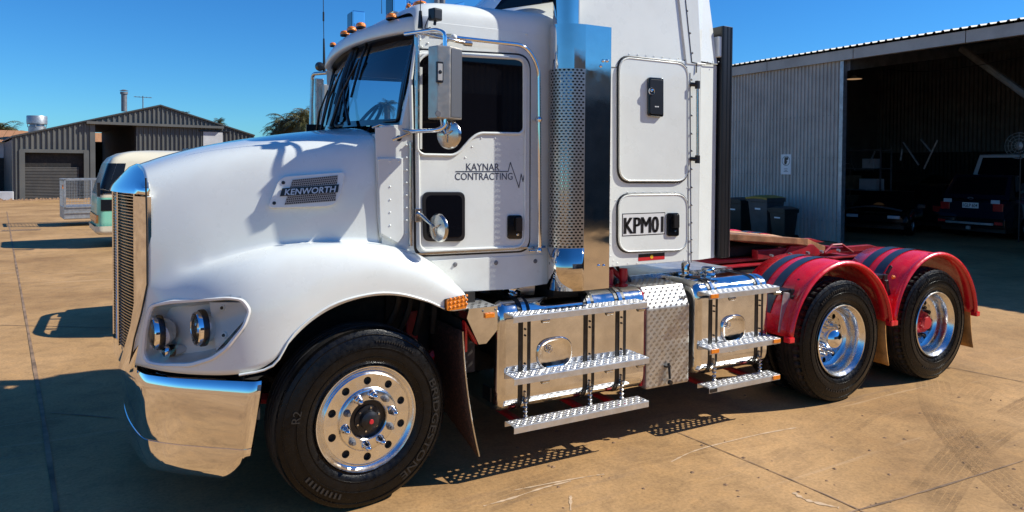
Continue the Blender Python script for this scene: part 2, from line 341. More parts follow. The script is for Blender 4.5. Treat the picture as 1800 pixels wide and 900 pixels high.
def tyremark(pts, amt, k=5, wd=.045, gap=.058):
    m = bpy.data.materials.new('faint_tyre_mark'); m.use_nodes = True; n = m.node_tree; L = n.links; p = n.nodes['Principled BSDF']; p.inputs['Base Color'].default_value = (.16,.105,.065,1); p.inputs['Roughness'].default_value = .85; p.inputs['Specular IOR Level'].default_value = .1
    tc = n.nodes.new('ShaderNodeTexCoord'); f_ = None
    for sc, lo, hi in ((1.6,.38,.70),(90,.35,.60)):
        t = n.nodes.new('ShaderNodeTexNoise'); t.inputs['Scale'].default_value = sc; t.inputs['Detail'].default_value = 4; L.new(tc.outputs['Object'], t.inputs[0]); r = n.nodes.new('ShaderNodeMapRange'); r.inputs[1].default_value = lo; r.inputs[2].default_value = hi; L.new(t.outputs[0], r.inputs[0])
        if f_ is None: f_ = r.outputs[0]
        else: mm = n.nodes.new('ShaderNodeMath'); mm.operation = 'MULTIPLY'; L.new(f_, mm.inputs[0]); L.new(r.outputs[0], mm.inputs[1]); f_ = mm.outputs[0]
    mm = n.nodes.new('ShaderNodeMath'); mm.operation = 'MULTIPLY'; mm.inputs[1].default_value = amt; L.new(f_, mm.inputs[0]); L.new(mm.outputs[0], p.inputs['Alpha'])
    P_ = smooth_path([Vector((p_[0], p_[1], .0015)) for p_ in pts], 14); mb = MB()
    for q in range(k):
        A = []; B = []
        for i, v in enumerate(P_):
            d = (P_[min(i+1,len(P_)-1)]-P_[max(i-1,0)]).normalized(); nn = Vector((-d.y,d.x,0)); o_ = (q-(k-1)/2)*gap; A.append(v+nn*(o_-wd/2)); B.append(v+nn*(o_+wd/2))
        mb.grid([A,B])
    o = mb.build('tyre_mark', m, recalc=False); o['kind'] = 'structure'
tyremark([gpt(1638,668), gpt(1652,720), gpt(1690,775), gpt(1745,830), gpt(1830,900)], .50, 6, .040, .046)
tyremark([gpt(1860,690), gpt(1780,735), gpt(1715,780), gpt(1670,830), gpt(1620,900)], .42, 6, .040, .046)
tyremark([gpt(1900,640), gpt(1740,672), gpt(1690,720), gpt(1655,800)], .22)
tyremark([gpt(1250,905), gpt(1330,850), gpt(1400,800), gpt(1520,720)], .2)
tyremark([gpt(800,905), gpt(950,850), gpt(1150,800), gpt(1420,760)], .2, 4)
tyremark([gpt(0,520), gpt(60,500), gpt(130,485), gpt(200,480)], .3, 4)
mb = MB(); rg = random.Random(11)
for i in range(70):
    x_, y_ = gpt(rg.uniform(900,1800), rg.uniform(690,895)); s_ = rg.uniform(.006,.016); a_ = rg.uniform(0,3)
    mb.add([(x_+s_*math.cos(a_+k*1.3)*(1+.4*(k%2)), y_+s_*math.sin(a_+k*1.3), .001) for k in range(5)]+[(x_,y_,s_*.6)], [(k,(k+1)%5,5) for k in range(5)])
for i in range(260):
    x_, y_ = rg.uniform(-6,12), rg.uniform(-2.5,16); s_ = rg.uniform(.004,.012)
    mb.add([(x_-s_,y_-s_,.001),(x_+s_,y_-s_*.6,.001),(x_+s_*.4,y_+s_,.001),(x_,y_,s_)], [(0,1,3),(1,2,3),(2,0,3)])
mb.build('pebbles', M['gravel'], None, recalc=False, kind='stuff')
# grated drain across the yard on the left
dr = thing('trench_drain', 'long narrow grated drain across the concrete, beside the shadow of the van', 'drain', (0,0,0))
a = atz(2,406,0); b = atz(62,406,0)
MB().box((a.x, a.y-.22, .002), (b.x+.1, a.y+.22, .006)).build('drain_frame', M['joint'], dr)
for i in range(12):
    x = a.x+.05+i*(b.x-a.x)/12; MB().box((x, a.y-.2, .006), (x+.03, a.y+.2, .012)).build('grate_bar', M['wood'], dr)

# ================================================================== CORRUGATED SHEETS
def corrugated(P0, U, width, zb, zt, pitch, depth, Nrm, prof='sine', rib=.3):
    """sheet standing on the line P0 + u*U; zb, zt functions of u"""
    mb = MB(); P0 = Vector(P0); U = Vector(U); Nn = Vector(Nrm)
    if prof == 'sine': step = pitch/6; us = [i*step for i in range(int(round(width/step))+1)]; hs = [depth*.5*(1-math.cos(2*PI*u/pitch)) for u in us]
    else:
        us = []; hs = []; k = int(round(width/pitch))
        for i in range(k):
            b = i*pitch; r = rib*pitch
            for du, h in ((0,0),(pitch-r,0),(pitch-r*.8,depth),(pitch-r*.2,depth)): us.append(b+du); hs.append(h)
        us.append(k*pitch); hs.append(0)
    lo = []; hi = []
    for u, h in zip(us, hs):
        q = P0+U*u+Nn*h; lo.append((q.x,q.y,zb(u))); hi.append((q.x,q.y,zt(u)))
    return mb.grid([lo, hi])

# ================================================================== LEFT GREY SHED
yl = YAW + 0
P0 = atz(22, 352, 0); dirL = Vector((math.sin(R(81)), math.cos(R(81)), 0)); nL = Vector((dirL.y, -dirL.x, 0))
ls = thing('gable_shed', 'dark grey ribbed gable shed with roller door and black open bay behind the van', 'shed', P0, math.atan2(dirL.y, dirL.x))
# in the shed's own frame: x along the front, -y towards the yard
def lu(px):                                 # distance along the front seen at that column
    d = _f + _r*(px-900)/FOC; d = Vector((d.x, d.y)); o = Vector((CAM.x, CAM.y)) - Vector((P0.x, P0.y)); U = Vector((dirL.x, dirL.y))
    det = d.x*(-U.y) - d.y*(-U.x); t = ((-o.x)*(-U.y) - (-o.y)*(-U.x))/det
    q = Vector((CAM.x, CAM.y)) + d*t; return (q - Vector((P0.x, P0.y))).dot(U)
def lz(px, py):
    u = lu(px); q = P0 + dirL*u; dep = (q-CAM).dot(_f); hy = PY + (CAM.z-0)*0
    d = _f + _r*(px-900)/FOC - _u*(py-PY)/FOC; dh = Vector((d.x, d.y)).length; qh = Vector((q.x-CAM.x, q.y-CAM.y)).length
    return CAM.z + d.z*qh/dh
uA = lu(282); zA = lz(282, 187); zE = lz(22, 242); W = lu(447); zR = lz(447, 240)
roofz = lambda u: zE + (zA-zE)*(u/uA) if u < uA else zR + (zA-zR)*(W-u)/(W-uA)
uD0, uD1, zD = lu(39), lu(152), lz(95, 268); uO0, uO1, zO = lu(163), lu(240), lz(200, 219)
pitch = .25
def clad(u0, u1, zb, zt, name='cladding_sheet'):
    k = max(1, int(round((u1-u0)/(pitch*4))))
    for i in range(k):
        a = u0+(u1-u0)*i/k; wd = (u1-u0)/k; n4 = max(1, round(wd/pitch)); pt = wd/n4
        corrugated((a,0,0), (1,0,0), wd, lambda u: zb(a+u), lambda u: zt(a+u), pt, .07, (0,-1,0), 'rib', .42).build(name, M['shedgrey'], ls, recalc=False)
z0 = lambda u: 0
M['roofdark'] = mat('dark_roof_trim', (.05,.05,.048), .5)
clad(0, uD0, z0, roofz); clad(uD0, uD1, lambda u: zD, roofz); clad(uD1, uO0, z0, roofz); clad(uO0, uO1, lambda u: zO, roofz); clad(uO1, W, z0, roofz)
# roller door
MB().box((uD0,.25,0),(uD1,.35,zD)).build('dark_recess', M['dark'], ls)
dw = uD1-uD0
for i in range(22):
    zz = (zD-.75)/22*i; MB().box((uD0+.05,.10,zz),(uD1-dw*.12,.14+(i % 2)*.0,zz+(zD-.75)/22-.035)).build('door_slat', M['rolldoor'], ls)
for a in (uD0, uD1, uO0): MB().box((a-.12,-.09,0),(a+.12,.05,zD+.1 if a != uO0 else zO)).build('door_jamb', M['shedgrey'], ls)
MB().box((uD0-.1,-.08,zD-.02),(uD1+.1,.05,zD+.16)).build('door_lintel', M['shedgrey'], ls)
# the open bay: side walls, back with a gap that shows the yard behind
MB().box((uO0-.3,-.35,zO-.02),(lu(391),0,zO+.12)).build('awning_beam', M['shedgrey'], ls)
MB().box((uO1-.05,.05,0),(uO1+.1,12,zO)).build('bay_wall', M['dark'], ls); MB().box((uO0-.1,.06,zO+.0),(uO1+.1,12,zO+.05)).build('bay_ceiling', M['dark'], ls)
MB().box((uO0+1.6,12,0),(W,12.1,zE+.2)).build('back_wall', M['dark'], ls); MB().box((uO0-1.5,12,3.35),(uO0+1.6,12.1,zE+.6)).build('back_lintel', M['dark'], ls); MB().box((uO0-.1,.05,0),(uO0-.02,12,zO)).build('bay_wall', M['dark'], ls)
MB().box((0,.06,0),(.1,12,zE-.1)).build('side_wall', M['shedgrey'], ls); MB().box((W-.1,.06,0),(W,12,zE-.1)).build('side_wall', M['shedgrey'], ls)
for s in (0, 1):
    a, b = (0, uA) if s == 0 else (uA, W)
    m_ = MB(); m_.add([(a,-.15,roofz(a)+.02),(b,-.15,roofz(b)+.02),(b,12.2,roofz(b)+.02),(a,12.2,roofz(a)+.02),(a,-.15,roofz(a)+.10),(b,-.15,roofz(b)+.10),(b,12.2,roofz(b)+.10),(a,12.2,roofz(a)+.10)], [(3,2,1,0),(4,5,6,7),(0,1,5,4),(1,2,6,5),(2,3,7,6),(3,0,4,7)])
    m_.build('roof', M['roofdark'], ls)
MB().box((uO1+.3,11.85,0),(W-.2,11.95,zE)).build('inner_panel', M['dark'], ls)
# pale sliding window panel near the right end
u0, u1 = lu(357), lu(391); MB().box((u0,-.08,lz(375,270)),(u1,-.05,lz(375,232))).build('window_panel', M['fadew'], ls); MB().box((u0-.2,-.1,lz(375,232)),(u1+.4,-.04,lz(375,229))).build('window_head', M['black'], ls)
# chimney flue, aerial
def pole(name, lab, cat, px, y0, y1, dist, r, m, extra=None):
    d = _f + _r*(px-900)/FOC; dh = Vector((d.x,d.y,0)); q = Vector((CAM.x,CAM.y,0)) + dh*(dist)
    def zz(py): 
        e = _f + _r*(px-900)/FOC - _u*(py-PY)/FOC; return CAM.z + e.z*dist
    return q, zz
q, zz = pole('', '', '', 219, 0, 0, 42, 0, None)
o = MB(); o.cyl((0,0,zz(196)),(0,0,zz(166)),.16,14); o.cyl((0,0,zz(166)),(0,0,zz(162)),.21,14); o.cyl((0,0,zz(160)),(0,0,zz(158)),.24,14,.08); o = o.build('flue_pipe', M['steel'], None, 40, loc=(q.x,q.y,0))
tag(o, 'tall thin steel flue rising behind the grey gable roof', 'flue')
q, zz = pole('', '', '', 252, 0, 0, 44, 0, None)
o = MB(); o.cyl((0,0,zz(194)),(0,0,zz(169)),.03,8); o.cyl((-.5,0,zz(171)),(.5,0,zz(171.5)),.02,6)
for i in range(5): o.cyl((-.4+.2*i,-.35,zz(171)),(-.4+.2*i,.35,zz(171)),.012,5)
tag(o.build('tv_aerial', M['steel'], None, loc=(q.x,q.y,0)), 'small television aerial on a thin mast above the gable roof', 'aerial')
for a, b in (((208,178),(190,205)),((222,178),(235,196))): pass
q, zz = pole('', '', '', 66, 0, 0, 44, 0, None)
rv = thing('roof_ventilator', 'fat grey drum ventilator standing on the left slope of the shed roof', 'ventilator', (q.x,q.y,0))
MB().lathe([(.0,zz(204)),(.53,zz(204)),(.55,zz(205)),(.55,zz(218)),(.40,zz(219)),(.40,zz(219.2))], 28, ax='z').build('cowl', M['galv'], rv, 40)
MB().lathe([(.38,zz(219)),(.40,zz(222)),(.46,zz(223)),(.46,zz(240))], 28, ax='z').build('drum', M['galv'], rv, 40)
for a in (0,1.6,3.1,4.7): MB().box((-.03,.46,zz(224)),(.03,.5,zz(217)), Matrix.Rotation(a,4,'Z')).build('bracket', M['galv'], rv)
# low buildings seen behind and beside the grey shed
q1 = atz(-30, 346, 0)
lb = thing('store_building', 'low white-walled store with orange roof at the far left edge', 'building', (q1.x-3, q1.y+4, 0))
MB().box((-4,0,0),(4.1,5,3.2)).build('wall', M['fadew'], lb)
for i in range(20): MB().add([(-4.2+i*.42,-.3,3.15),(-4.2+i*.42+.4,-.3,3.15),(-4.2+i*.42+.4,3,4.0),(-4.2+i*.42,3,4.0)], [(0,1,2,3)]).build('roof_sheet', M['orange'], lb)
MB().box((-3.8,-.06,0),(3.8,-.02,2.2)).build('dark_opening', M['dark'], lb)
q1 = P0 + dirL*(uO0+1.2) - nL*20
lb = thing('far_house', 'orange-roofed white building seen through the open bay of the grey shed', 'building', (q1.x, q1.y, 0))
MB().box((-5,0,0),(5,5,2.7)).build('wall', M['fadew'], lb); MB().add([(-5.2,-.3,2.65),(5.2,-.3,2.65),(5.2,3,4.4),(-5.2,3,4.4)], [(0,1,2,3)]).build('roof', M['orange'], lb)

# ================================================================== RIGHT OPEN SHED  (front face on x = 15)
XS = 15.0
rs = thing('open_shed', 'large open-fronted zinc shed on the right with dark interior and corrugated end wall', 'shed', (XS, 8.09, 0))
ye = 4.5                                                    # wall runs from y=0 (8.09) to +ye in the shed frame; the opening to -20
zw = 4.68
for i in range(7):
    corrugated((0, i*.92, 0), (0,1,0), .92, lambda u: .02, lambda u: zw, .115, .030, (-1,0,0), 'rib', .55).build('cladding_sheet', M['shedlight'], rs, recalc=False)
b = MB()
for z in (.55, 1.75, 2.2, 3.3):
    for i in range(52): b.add([(-.03,.02+i*.152-.012,z-.012),(-.03,.02+i*.152+.012,z-.012),(-.03,.02+i*.152+.012,z+.012),(-.03,.02+i*.152-.012,z+.012)], [(0,1,2,3)])
b.build('screws', M['steel'], rs, recalc=False, kind='stuff')
MB().box((-.05,-.10,0),(.1,.0,zw)).build('corner_flashing', M['galv'], rs)
# gutter beam and roof
for i in range(12):
    MB().box((-.12,-22+i*2.7,zw),(.02,-22+i*2.7+2.68,zw+.26)).build('fascia_board', M['shedlight'], rs)
def roofsheet(y0, wd):
    us = []; k = int(wd/.19); mb = MB(); lo = []; hi = []; lo2 = []
    for i in range(k):
        for du, h in ((0,0),(.11,0),(.13,.035),(.165,.035)): 
            y = y0+i*.19+du; lo.append((-.2,y,zw+.30+h)); hi.append((16,y,zw+.30+h+2.6))
    lo.append((-.2,y0+k*.19,zw+.30)); hi.append((16,y0+k*.19,zw+2.9)); mb.grid([lo,hi]); return mb
for i in range(38): roofsheet(-22+i*.76+.0, .77).build('roof_sheet', M['roofzinc'], rs, recalc=False)
for z, x in ((zw+.2, .3),(zw+.75,3.5),(zw+1.25,7),(zw+1.8,10.5)): MB().box((x,-22,z-.12),(x+.12,5,z)).build('purlin', M['steel'], rs)
for yy in (-.1, -6.1, -12.1):
    MB().box((.2,yy-.1,0),(.4,yy+.1,zw)).build('post', M['steel'], rs) if yy < -10 else None
    v = MB(); v.add([(.1,yy-.08,zw-.25),(16,yy-.08,zw+2.2),(16,yy+.08,zw+2.2),(.1,yy+.08,zw-.25),(.1,yy-.08,zw+.05),(16,yy-.08,zw+2.5),(16,yy+.08,zw+2.5),(.1,yy+.08,zw+.05)], [(3,2,1,0),(4,5,6,7),(0,1,5,4),(1,2,6,5),(2,3,7,6),(3,0,4,7)]); v.build('rafter', M['steel'], rs)
# back and side walls, far end
M['shedinner'] = mat('shade_dark_inner_cladding', (.12,.12,.12), .7, 0, var=.25, vscale=1.2, dirt=(.03,.028,.025), dirtamt=.6, dscale=1.1)  # dark base and patches put the interior's shade into the colour
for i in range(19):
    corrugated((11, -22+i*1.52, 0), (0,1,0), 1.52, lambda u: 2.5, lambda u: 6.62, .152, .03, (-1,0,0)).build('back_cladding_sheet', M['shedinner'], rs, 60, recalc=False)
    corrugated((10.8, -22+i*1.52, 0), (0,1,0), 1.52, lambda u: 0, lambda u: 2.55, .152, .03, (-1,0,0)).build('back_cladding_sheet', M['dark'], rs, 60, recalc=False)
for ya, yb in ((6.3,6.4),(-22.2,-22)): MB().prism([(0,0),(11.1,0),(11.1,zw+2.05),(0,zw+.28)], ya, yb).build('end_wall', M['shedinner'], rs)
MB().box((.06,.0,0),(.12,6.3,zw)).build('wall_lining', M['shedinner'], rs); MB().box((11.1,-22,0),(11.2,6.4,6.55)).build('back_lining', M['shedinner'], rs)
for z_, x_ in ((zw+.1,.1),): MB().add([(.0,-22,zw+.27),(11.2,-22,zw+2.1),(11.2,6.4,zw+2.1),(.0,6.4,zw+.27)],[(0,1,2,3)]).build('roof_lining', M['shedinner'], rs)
MB().box((10.5,-3.2,0),(10.7,-3.0,6)).build('post', M['steel'], rs); MB().box((10.5,-9.2,0),(10.7,-9,6)).build('post', M['steel'], rs)
# a knee brace near the upper right, hanging lamp, cable
def P(v): return Vector(v)
def bar(name, a, b, r, m, par): return MB().cyl(a, b, r, 8).build(name, m, par)
def on_x(px, py, X):
    d = _f + _r*(px-900)/FOC - _u*(py-PY)/FOC; t = (X-CAM.x)/d.x; return CAM+t*d
loc0 = Vector((XS, 8.09, 0))
bar('knee_brace', on_x(1690,85,18)-loc0, on_x(1810,172,18)-loc0, .09, M['steel'], rs)
c_ = [on_x(1560,122,17.5)-loc0, on_x(1620,126,17.2)-loc0, on_x(1700,118,17)-loc0, on_x(1810,98,16.5)-loc0]
MB().tube(smooth_path(c_, 8), .012, 6).build('cable', M['black'], rs)
pl = on_x(1501,139,19)
lamp = thing('bay_lamp', 'small round pale lamp hanging under the dark shed roof', 'lamp', pl)
MB().lathe([(0,.12),(.06,.12),(.10,.06),(.24,0)], 24, ax='z').build('shade', M['fadew'], lamp, 40); MB().lathe([(.0,.0),(.235,-.0)], 24, ax='z').build('diffuser', mat('warm_diffuser', (.8,.62,.42), .5, emit=((1,.6,.3),.28)), lamp); MB().cyl((0,0,.12),(0,0,1.0),.012,6).build('rod', M['steel'], lamp)
for (a, b) in (((1588,250),(1615,290)),((1648,246),(1624,297)),((1619,245),(1636,266)),((1586,262),(1583,282)),((1538,266),(1528,288))):
    o = MB().cyl(on_x(*a,20), on_x(*b,20), .028, 8).build('tube_length', M['galv'], None); tag(o, {1588:'thin pale tube leaning to the right in the dark shed, left of its mate', 1648:'brightest leaning tube inside the shed beside the wagon roof', 1619:'short thin tube end crossing behind the bright leaning tube', 1586:'short upright thin rod in the dark shed left of the crossed tubes', 1538:'faint leaning rod above the dark boat in the shed'}[a[0]], 'tube')
# sign on the wall
sp = on_x(1382,289,XS-.03)
sg = thing('wall_sign', 'small white notice with a round black emblem screwed to the zinc wall', 'sign', (XS-.035, sp.y, sp.z))
MB().box((-.006,-.17,-.28),(0,.17,.28)).build('panel', M['plate'], sg, bevel=.002, seg=1)
o = MB()
for k in range(40):
    a0 = 2*PI*k/40; a1 = 2*PI*(k+1)/40
    o.add([(-.008,.135*math.cos(a0),.10+.135*math.sin(a0)),(-.008,.135*math.cos(a1),.10+.135*math.sin(a1)),(-.008,.122*math.cos(a1),.10+.122*math.sin(a1)),(-.008,.122*math.cos(a0),.10+.122*math.sin(a0))], [(0,1,2,3)])
o.add([(-.008,.05,.20),(-.008,-.07,.20),(-.008,-.075,.13),(-.008,-.03,.12),(-.008,.03,.02),(-.008,.06,.03)], [(0,1,2,3,4,5)])
o.add([(-.0085,.06,-.005),(-.0085,-.01,.0),(-.0085,-.05,.09),(-.0085,-.02,.10)], [(0,1,2,3)])
o.build('emblem', M['ink'], sg, recalc=False)
o = MB()
for zz_, ww in ((-.13,.06),(-.17,.04),(-.2,.07)): o.add([(-.008,ww,zz_),(-.008,-ww,zz_),(-.008,-ww,zz_+.012),(-.008,ww,zz_+.012)], [(0,1,2,3)])
o.build('small_print', M['ink'], sg, recalc=False)
# wheelie bins
def bin_(name, lab, px, pyb, wd, ht, mb_, ml, X):
    p = on_x(px, pyb, X); t = thing(name, lab, 'bin', (X, p.y, 0), R(90), 'wheelie bins along the zinc wall')
    h = ht; b = MB(); a = wd/2
    b.add([(-a*.78,-a*.75,.06),(a*.78,-a*.75,.06),(a*.78,a*.75,.06),(-a*.78,a*.75,.06),(-a,-a*1.05,h),(a,-a*1.05,h),(a,a*1.05,h),(-a,a*1.05,h)], [(3,2,1,0),(4,5,6,7),(0,1,5,4),(1,2,6,5),(2,3,7,6),(3,0,4,7)])
    b.build('body', mb_, t, bevel=.03, seg=2, smooth=40)
    MB().box((-a*1.06,-a*1.12,h-.1),(a*1.06,a*1.08,h)).build('rim', mb_, t, bevel=.01)
    l = MB(); l.grid([[( -a*1.1+2.2*a*i/8, y_, h+.01+.06*math.sin(PI*i/8)*k_) for i in range(9)] for y_, k_ in ((-a*1.2,.4),(-a*.8,1),(a*.8,1),(a*1.15,.5))]); l.grid([[( -a*1.1+2.2*a*i/8, -a*1.2, z_+.01+.024*math.sin(PI*i/8)) for i in range(9)] for z_ in (h-.05,h)])
    l.build('lid', ml, t, 50)
    MB().box((-.09,-a*1.0,h*.72),(.09,-a*.96,h*.76)).build('label', M['plate'], t)
    for s in (-1,1): MB().lathe([(0,-.03),(.1,-.03),(.1,.03),(0,.03)], 18, c=(s*a*.8,a*.9,.1), ax='x').build('wheel', M['black'], t, 40)
    MB().cyl((-a*.8,a*1.2,h-.02),(a*.8,a*1.2,h-.02),.018,8).build('handle', mb_, t)
# bins face the yard: rotate so that local -y looks to -x
for args in (('wheelie_bin','dark bin at the left end of the row, half behind the truck post',1301,408,.62,1.02,M['binblk'],M['binblk'],14.1),
             ('wheelie_bin','grey bin with yellow lid in the middle of the row',1346,408,.66,1.12,M['bingrey'],M['binlid'],14.0),
             ('wheelie_bin','smaller black bin at the right end of the row',1377,412,.5,.86,M['binblk'],M['binblk'],13.9)):
    bin_(*args)
for o_ in [o for o in S.objects if o.name.startswith('wheelie_bin')]: o_.rotation_euler.z = R(-90)

# ================================================================== THE PRIME MOVER   (x to the rear, y=0 near side, y=2.5 far side)
T = thing('prime_mover', 'big white prime mover with chrome bumper, polished fuel tanks and red rear mudguards', 'truck', (0,0,0))
L1, L2 = 3.994, 5.314
YS = .22                                   # plane of the cab and sleeper side
# ---------------- hood with fenders: lofted grid, near half, then mirrored half
cols = [
 # r0 (centre)      r1            r2             r3             r4            r5 crease      r6             r7 crown       r8            r9 lip
 [(-1.13,1.25,1.925),(-1.12,.85,1.925),(-1.10,.60,1.905),(-1.09,.475,1.83),(-1.085,.435,1.56),(-1.085,.43,1.33),(-1.09,.425,1.27),(-1.112,.445,1.17),(-1.142,.515,1.00),(-1.165,.60,.845)],
 [(-.98,1.25,1.985),(-.98,.85,1.98),(-.97,.58,1.955),(-.96,.44,1.865),(-.955,.40,1.60),(-.955,.39,1.36),(-.965,.36,1.29),(-.985,.335,1.18),(-1.00,.325,1.02),(-1.01,.335,.845)],
 [(-.82,1.25,2.035),(-.82,.85,2.03),(-.82,.55,2.005),(-.82,.405,1.91),(-.82,.37,1.63),(-.82,.35,1.405),(-.82,.26,1.365),(-.835,.195,1.26),(-.845,.175,1.06),(-.85,.20,.845)],
 [(-.66,1.25,2.075),(-.66,.85,2.065),(-.66,.52,2.04),(-.66,.375,1.95),(-.66,.34,1.66),(-.66,.325,1.452),(-.66,.20,1.43),(-.665,.105,1.32),(-.67,.075,1.09),(-.68,.09,.848)],
 [(-.50,1.25,2.105),(-.50,.85,2.095),(-.50,.49,2.07),(-.50,.345,1.98),(-.50,.31,1.69),(-.50,.30,1.485),(-.50,.18,1.47),(-.50,.085,1.39),(-.505,.045,1.16),(-.52,.05,.885)],
 [(-.35,1.25,2.13),(-.35,.85,2.12),(-.35,.46,2.09),(-.35,.32,2.00),(-.35,.285,1.71),(-.35,.28,1.498),(-.35,.17,1.49),(-.35,.085,1.43),(-.36,.04,1.27),(-.41,.045,1.045)],
 [(-.19,1.25,2.155),(-.19,.85,2.145),(-.19,.43,2.11),(-.19,.295,2.02),(-.19,.26,1.72),(-.19,.26,1.502),(-.19,.165,1.50),(-.19,.085,1.455),(-.20,.04,1.33),(-.23,.045,1.168)],
 [(-.02,1.25,2.175),(-.02,.85,2.165),(-.02,.40,2.13),(-.02,.27,2.045),(-.02,.238,1.73),(-.02,.24,1.497),(-.02,.155,1.498),(-.02,.085,1.462),(-.02,.04,1.36),(-.02,.045,1.215)],
 [(.108,1.25,2.19),(.108,.85,2.18),(.108,.38,2.145),(.108,.25,2.06),(.108,.225,1.73),(.108,.228,1.48),(.115,.15,1.48),(.13,.085,1.447),(.14,.04,1.35),(.155,.045,1.207)],
]
def mid(*ps): return tuple(sum(c)/len(ps) for c in zip(*ps))
bm = bmesh.new(); cr = bm.edges.layers.float.new('crease_edge')
gv = [[bm.verts.new(p) for p in c] for c in cols]
for i in range(len(cols)-1):
    for j in range(9): bm.faces.new((gv[i][j], gv[i][j+1], gv[i+1][j+1], gv[i+1][j]))
extra = [[(.31,.23,1.432),(.31,.16,1.425),(.32,.085,1.385),(.325,.04,1.28),(.335,.045,1.15)],
         [(.45,.23,1.35),(.45,.16,1.345),(.455,.085,1.295),(.46,.04,1.21),(.475,.045,1.085)],
         [(.585,.23,1.20),(.585,.16,1.20),(.588,.085,1.185),(.59,.04,1.15),(.592,.045,1.085)]]
prev = gv[-1][5:]
for c in extra:
    cur = [bm.verts.new(p) for p in c]
    for j in range(4): bm.faces.new((prev[j], prev[j+1], cur[j+1], cur[j]))
    prev = cur
# lip returns inwards (thickness of the wheel arch)
bm.verts.ensure_lookup_table(); bm.edges.ensure_lookup_table()
for i in range(1, len(cols)-1):
    e = bm.edges.get((gv[i][5], gv[i+1][5]));  e[cr] = .92 if i > 1 else .4
for i in range(len(cols)-1): 
    e = bm.edges.get((gv[i][9], gv[i+1][9])); e[cr] = 1
e0 = [bm.edges.get((gv[0][j], gv[0][j+1])) for j in range(9)]
for e in e0: e[cr] = 1
for e in [bm.edges.get((gv[-1][j], gv[-1][j+1])) for j in range(5)]: e[cr] = 1
for e in [bm.edges.get((prev[j], prev[j+1])) for j in range(4)]: e[cr] = 1
mirr = bmesh.ops.duplicate(bm, geom=bm.verts[:]+bm.edges[:]+bm.faces[:])
mv = [v for v in mirr['geom'] if isinstance(v, bmesh.types.BMVert)]
for v in mv: v.co.y = 2.5-v.co.y
bmesh.ops.reverse_faces(bm, faces=[f for f in mirr['geom'] if isinstance(f, bmesh.types.BMFace)])
bmesh.ops.remove_doubles(bm, verts=bm.verts, dist=.0005)
bmesh.ops.recalc_face_normals(bm, faces=bm.faces)
if sum(f.normal.z*f.calc_area() for f in bm.faces) < 0: bmesh.ops.reverse_faces(bm, faces=bm.faces)
me = bpy.data.meshes.new('hood'); bm.to_mesh(me); bm.free(); me.materials.append(M['white'])
for p in me.polygons: p.use_smooth = True
hood = bpy.data.objects.new('hood', me); C.objects.link(hood); hood.parent = T
md = hood.modifiers.new('s', 'SUBSURF'); md.levels = 3; md.render_levels = 3
md = hood.modifiers.new('t', 'SOLIDIFY'); md.thickness = .014; md.offset = -1
# headlamp recess, cut square to the swept corner
from mathutils.bvhtree import BVHTree
bpy.context.view_layer.update()
bvh = BVHTree.FromObject(hood, bpy.context.evaluated_depsgraph_get())
def pixdir(px, py): return (_f + _r*(px-900)/FOC - _u*(py-PY)/FOC).normalized()
def hit(px, py): return bvh.ray_cast(CAM, pixdir(px, py))[0]
qa, qb, qc, qd = hit(275,588), hit(428,560), hit(345,535), hit(345,638)
NS = (qb-qa).cross(qc-qd).normalized()
if NS.y > 0: NS = -NS
A0 = (qa+qb+qc+qd)/4
def sweep(px, py, d=0):
    v = pixdir(px, py); A = A0 + NS*d; t = (A-CAM).dot(NS)/v.dot(NS); return CAM+v*t
pod = rnd([(262,552),(268,538),(300,532),(400,525),(425,528),(438,546),(428,573),(396,612),(372,629),(335,640),(288,640),(262,636),(253,622),(256,588)], 8, 3)
def shrink(img, k):
    cx = sum(p[0] for p in img)/len(img); cy = sum(p[1] for p in img)/len(img); return [(cx+(x-cx)*k, cy+(y-cy)*k) for x, y in img]
n = len(pod); cxp = sum(p[0] for p in pod)/n; cyp = sum(p[1] for p in pod)/n
def onhood(px, py):
    for k in range(14):
        h = hit(px, py)
        if h is not None and h.y < .72 and abs((h-A0).dot(NS)) < .14: return h
        px += (cxp-px)*.02; py += (cyp-py)*.02
    return sweep(px, py)
base = [onhood(*p) for p in pod]; C0 = sum(base, Vector())/n
def flat(v, d): return v - NS*((v-A0).dot(NS)) + NS*d        # drop the point onto the plane at depth d
def scl(v, k): w_ = v-C0; w_ = w_ - NS*w_.dot(NS); return v - w_*(1-k)
def grow(v, m_): w_ = v-C0; w_ = w_ - NS*w_.dot(NS); return v + w_.normalized()*m_
ca = [grow(flat(v, .2), -.006) for v in base]; cb = [grow(flat(v, -.35), -.006) for v in base]
mb = MB(); mb.add(ca+cb, [tuple(range(n)), tuple(range(2*n-1, n-1, -1))] + [(i, i+n, (i+1) % n+n, (i+1) % n) for i in range(n)])
cut = mb.build('headlamp_cutter', M['white'], T)
mb = MB(); mb.add([(v.x, 2.5-v.y, v.z) for v in ca+cb], [tuple(range(n)), tuple(range(2*n-1, n-1, -1))] + [(i, i+n, (i+1) % n+n, (i+1) % n) for i in range(n)])
cut2 = mb.build('headlamp_cutter', M['white'], T)
for c_ in (cut, cut2): md = hood.modifiers.new('b', 'BOOLEAN'); md.operation = 'DIFFERENCE'; md.object = c_; md.solver = 'EXACT'
bpy.context.view_layer.update()
dg = bpy.context.evaluated_depsgraph_get(); nm = bpy.data.meshes.new_from_object(hood.evaluated_get(dg)); hood.modifiers.clear(); hood.data = nm
bpy.data.objects.remove(cut); bpy.data.objects.remove(cut2)
o1 = [grow(v+NS*.001, .018) for v in base]; o2 = [grow(v+NS*.010, .010) for v in base]; o3 = [grow(v+NS*.008, -.004) for v in base]; o4 = [grow(v-NS*.012, -.012) for v in base]
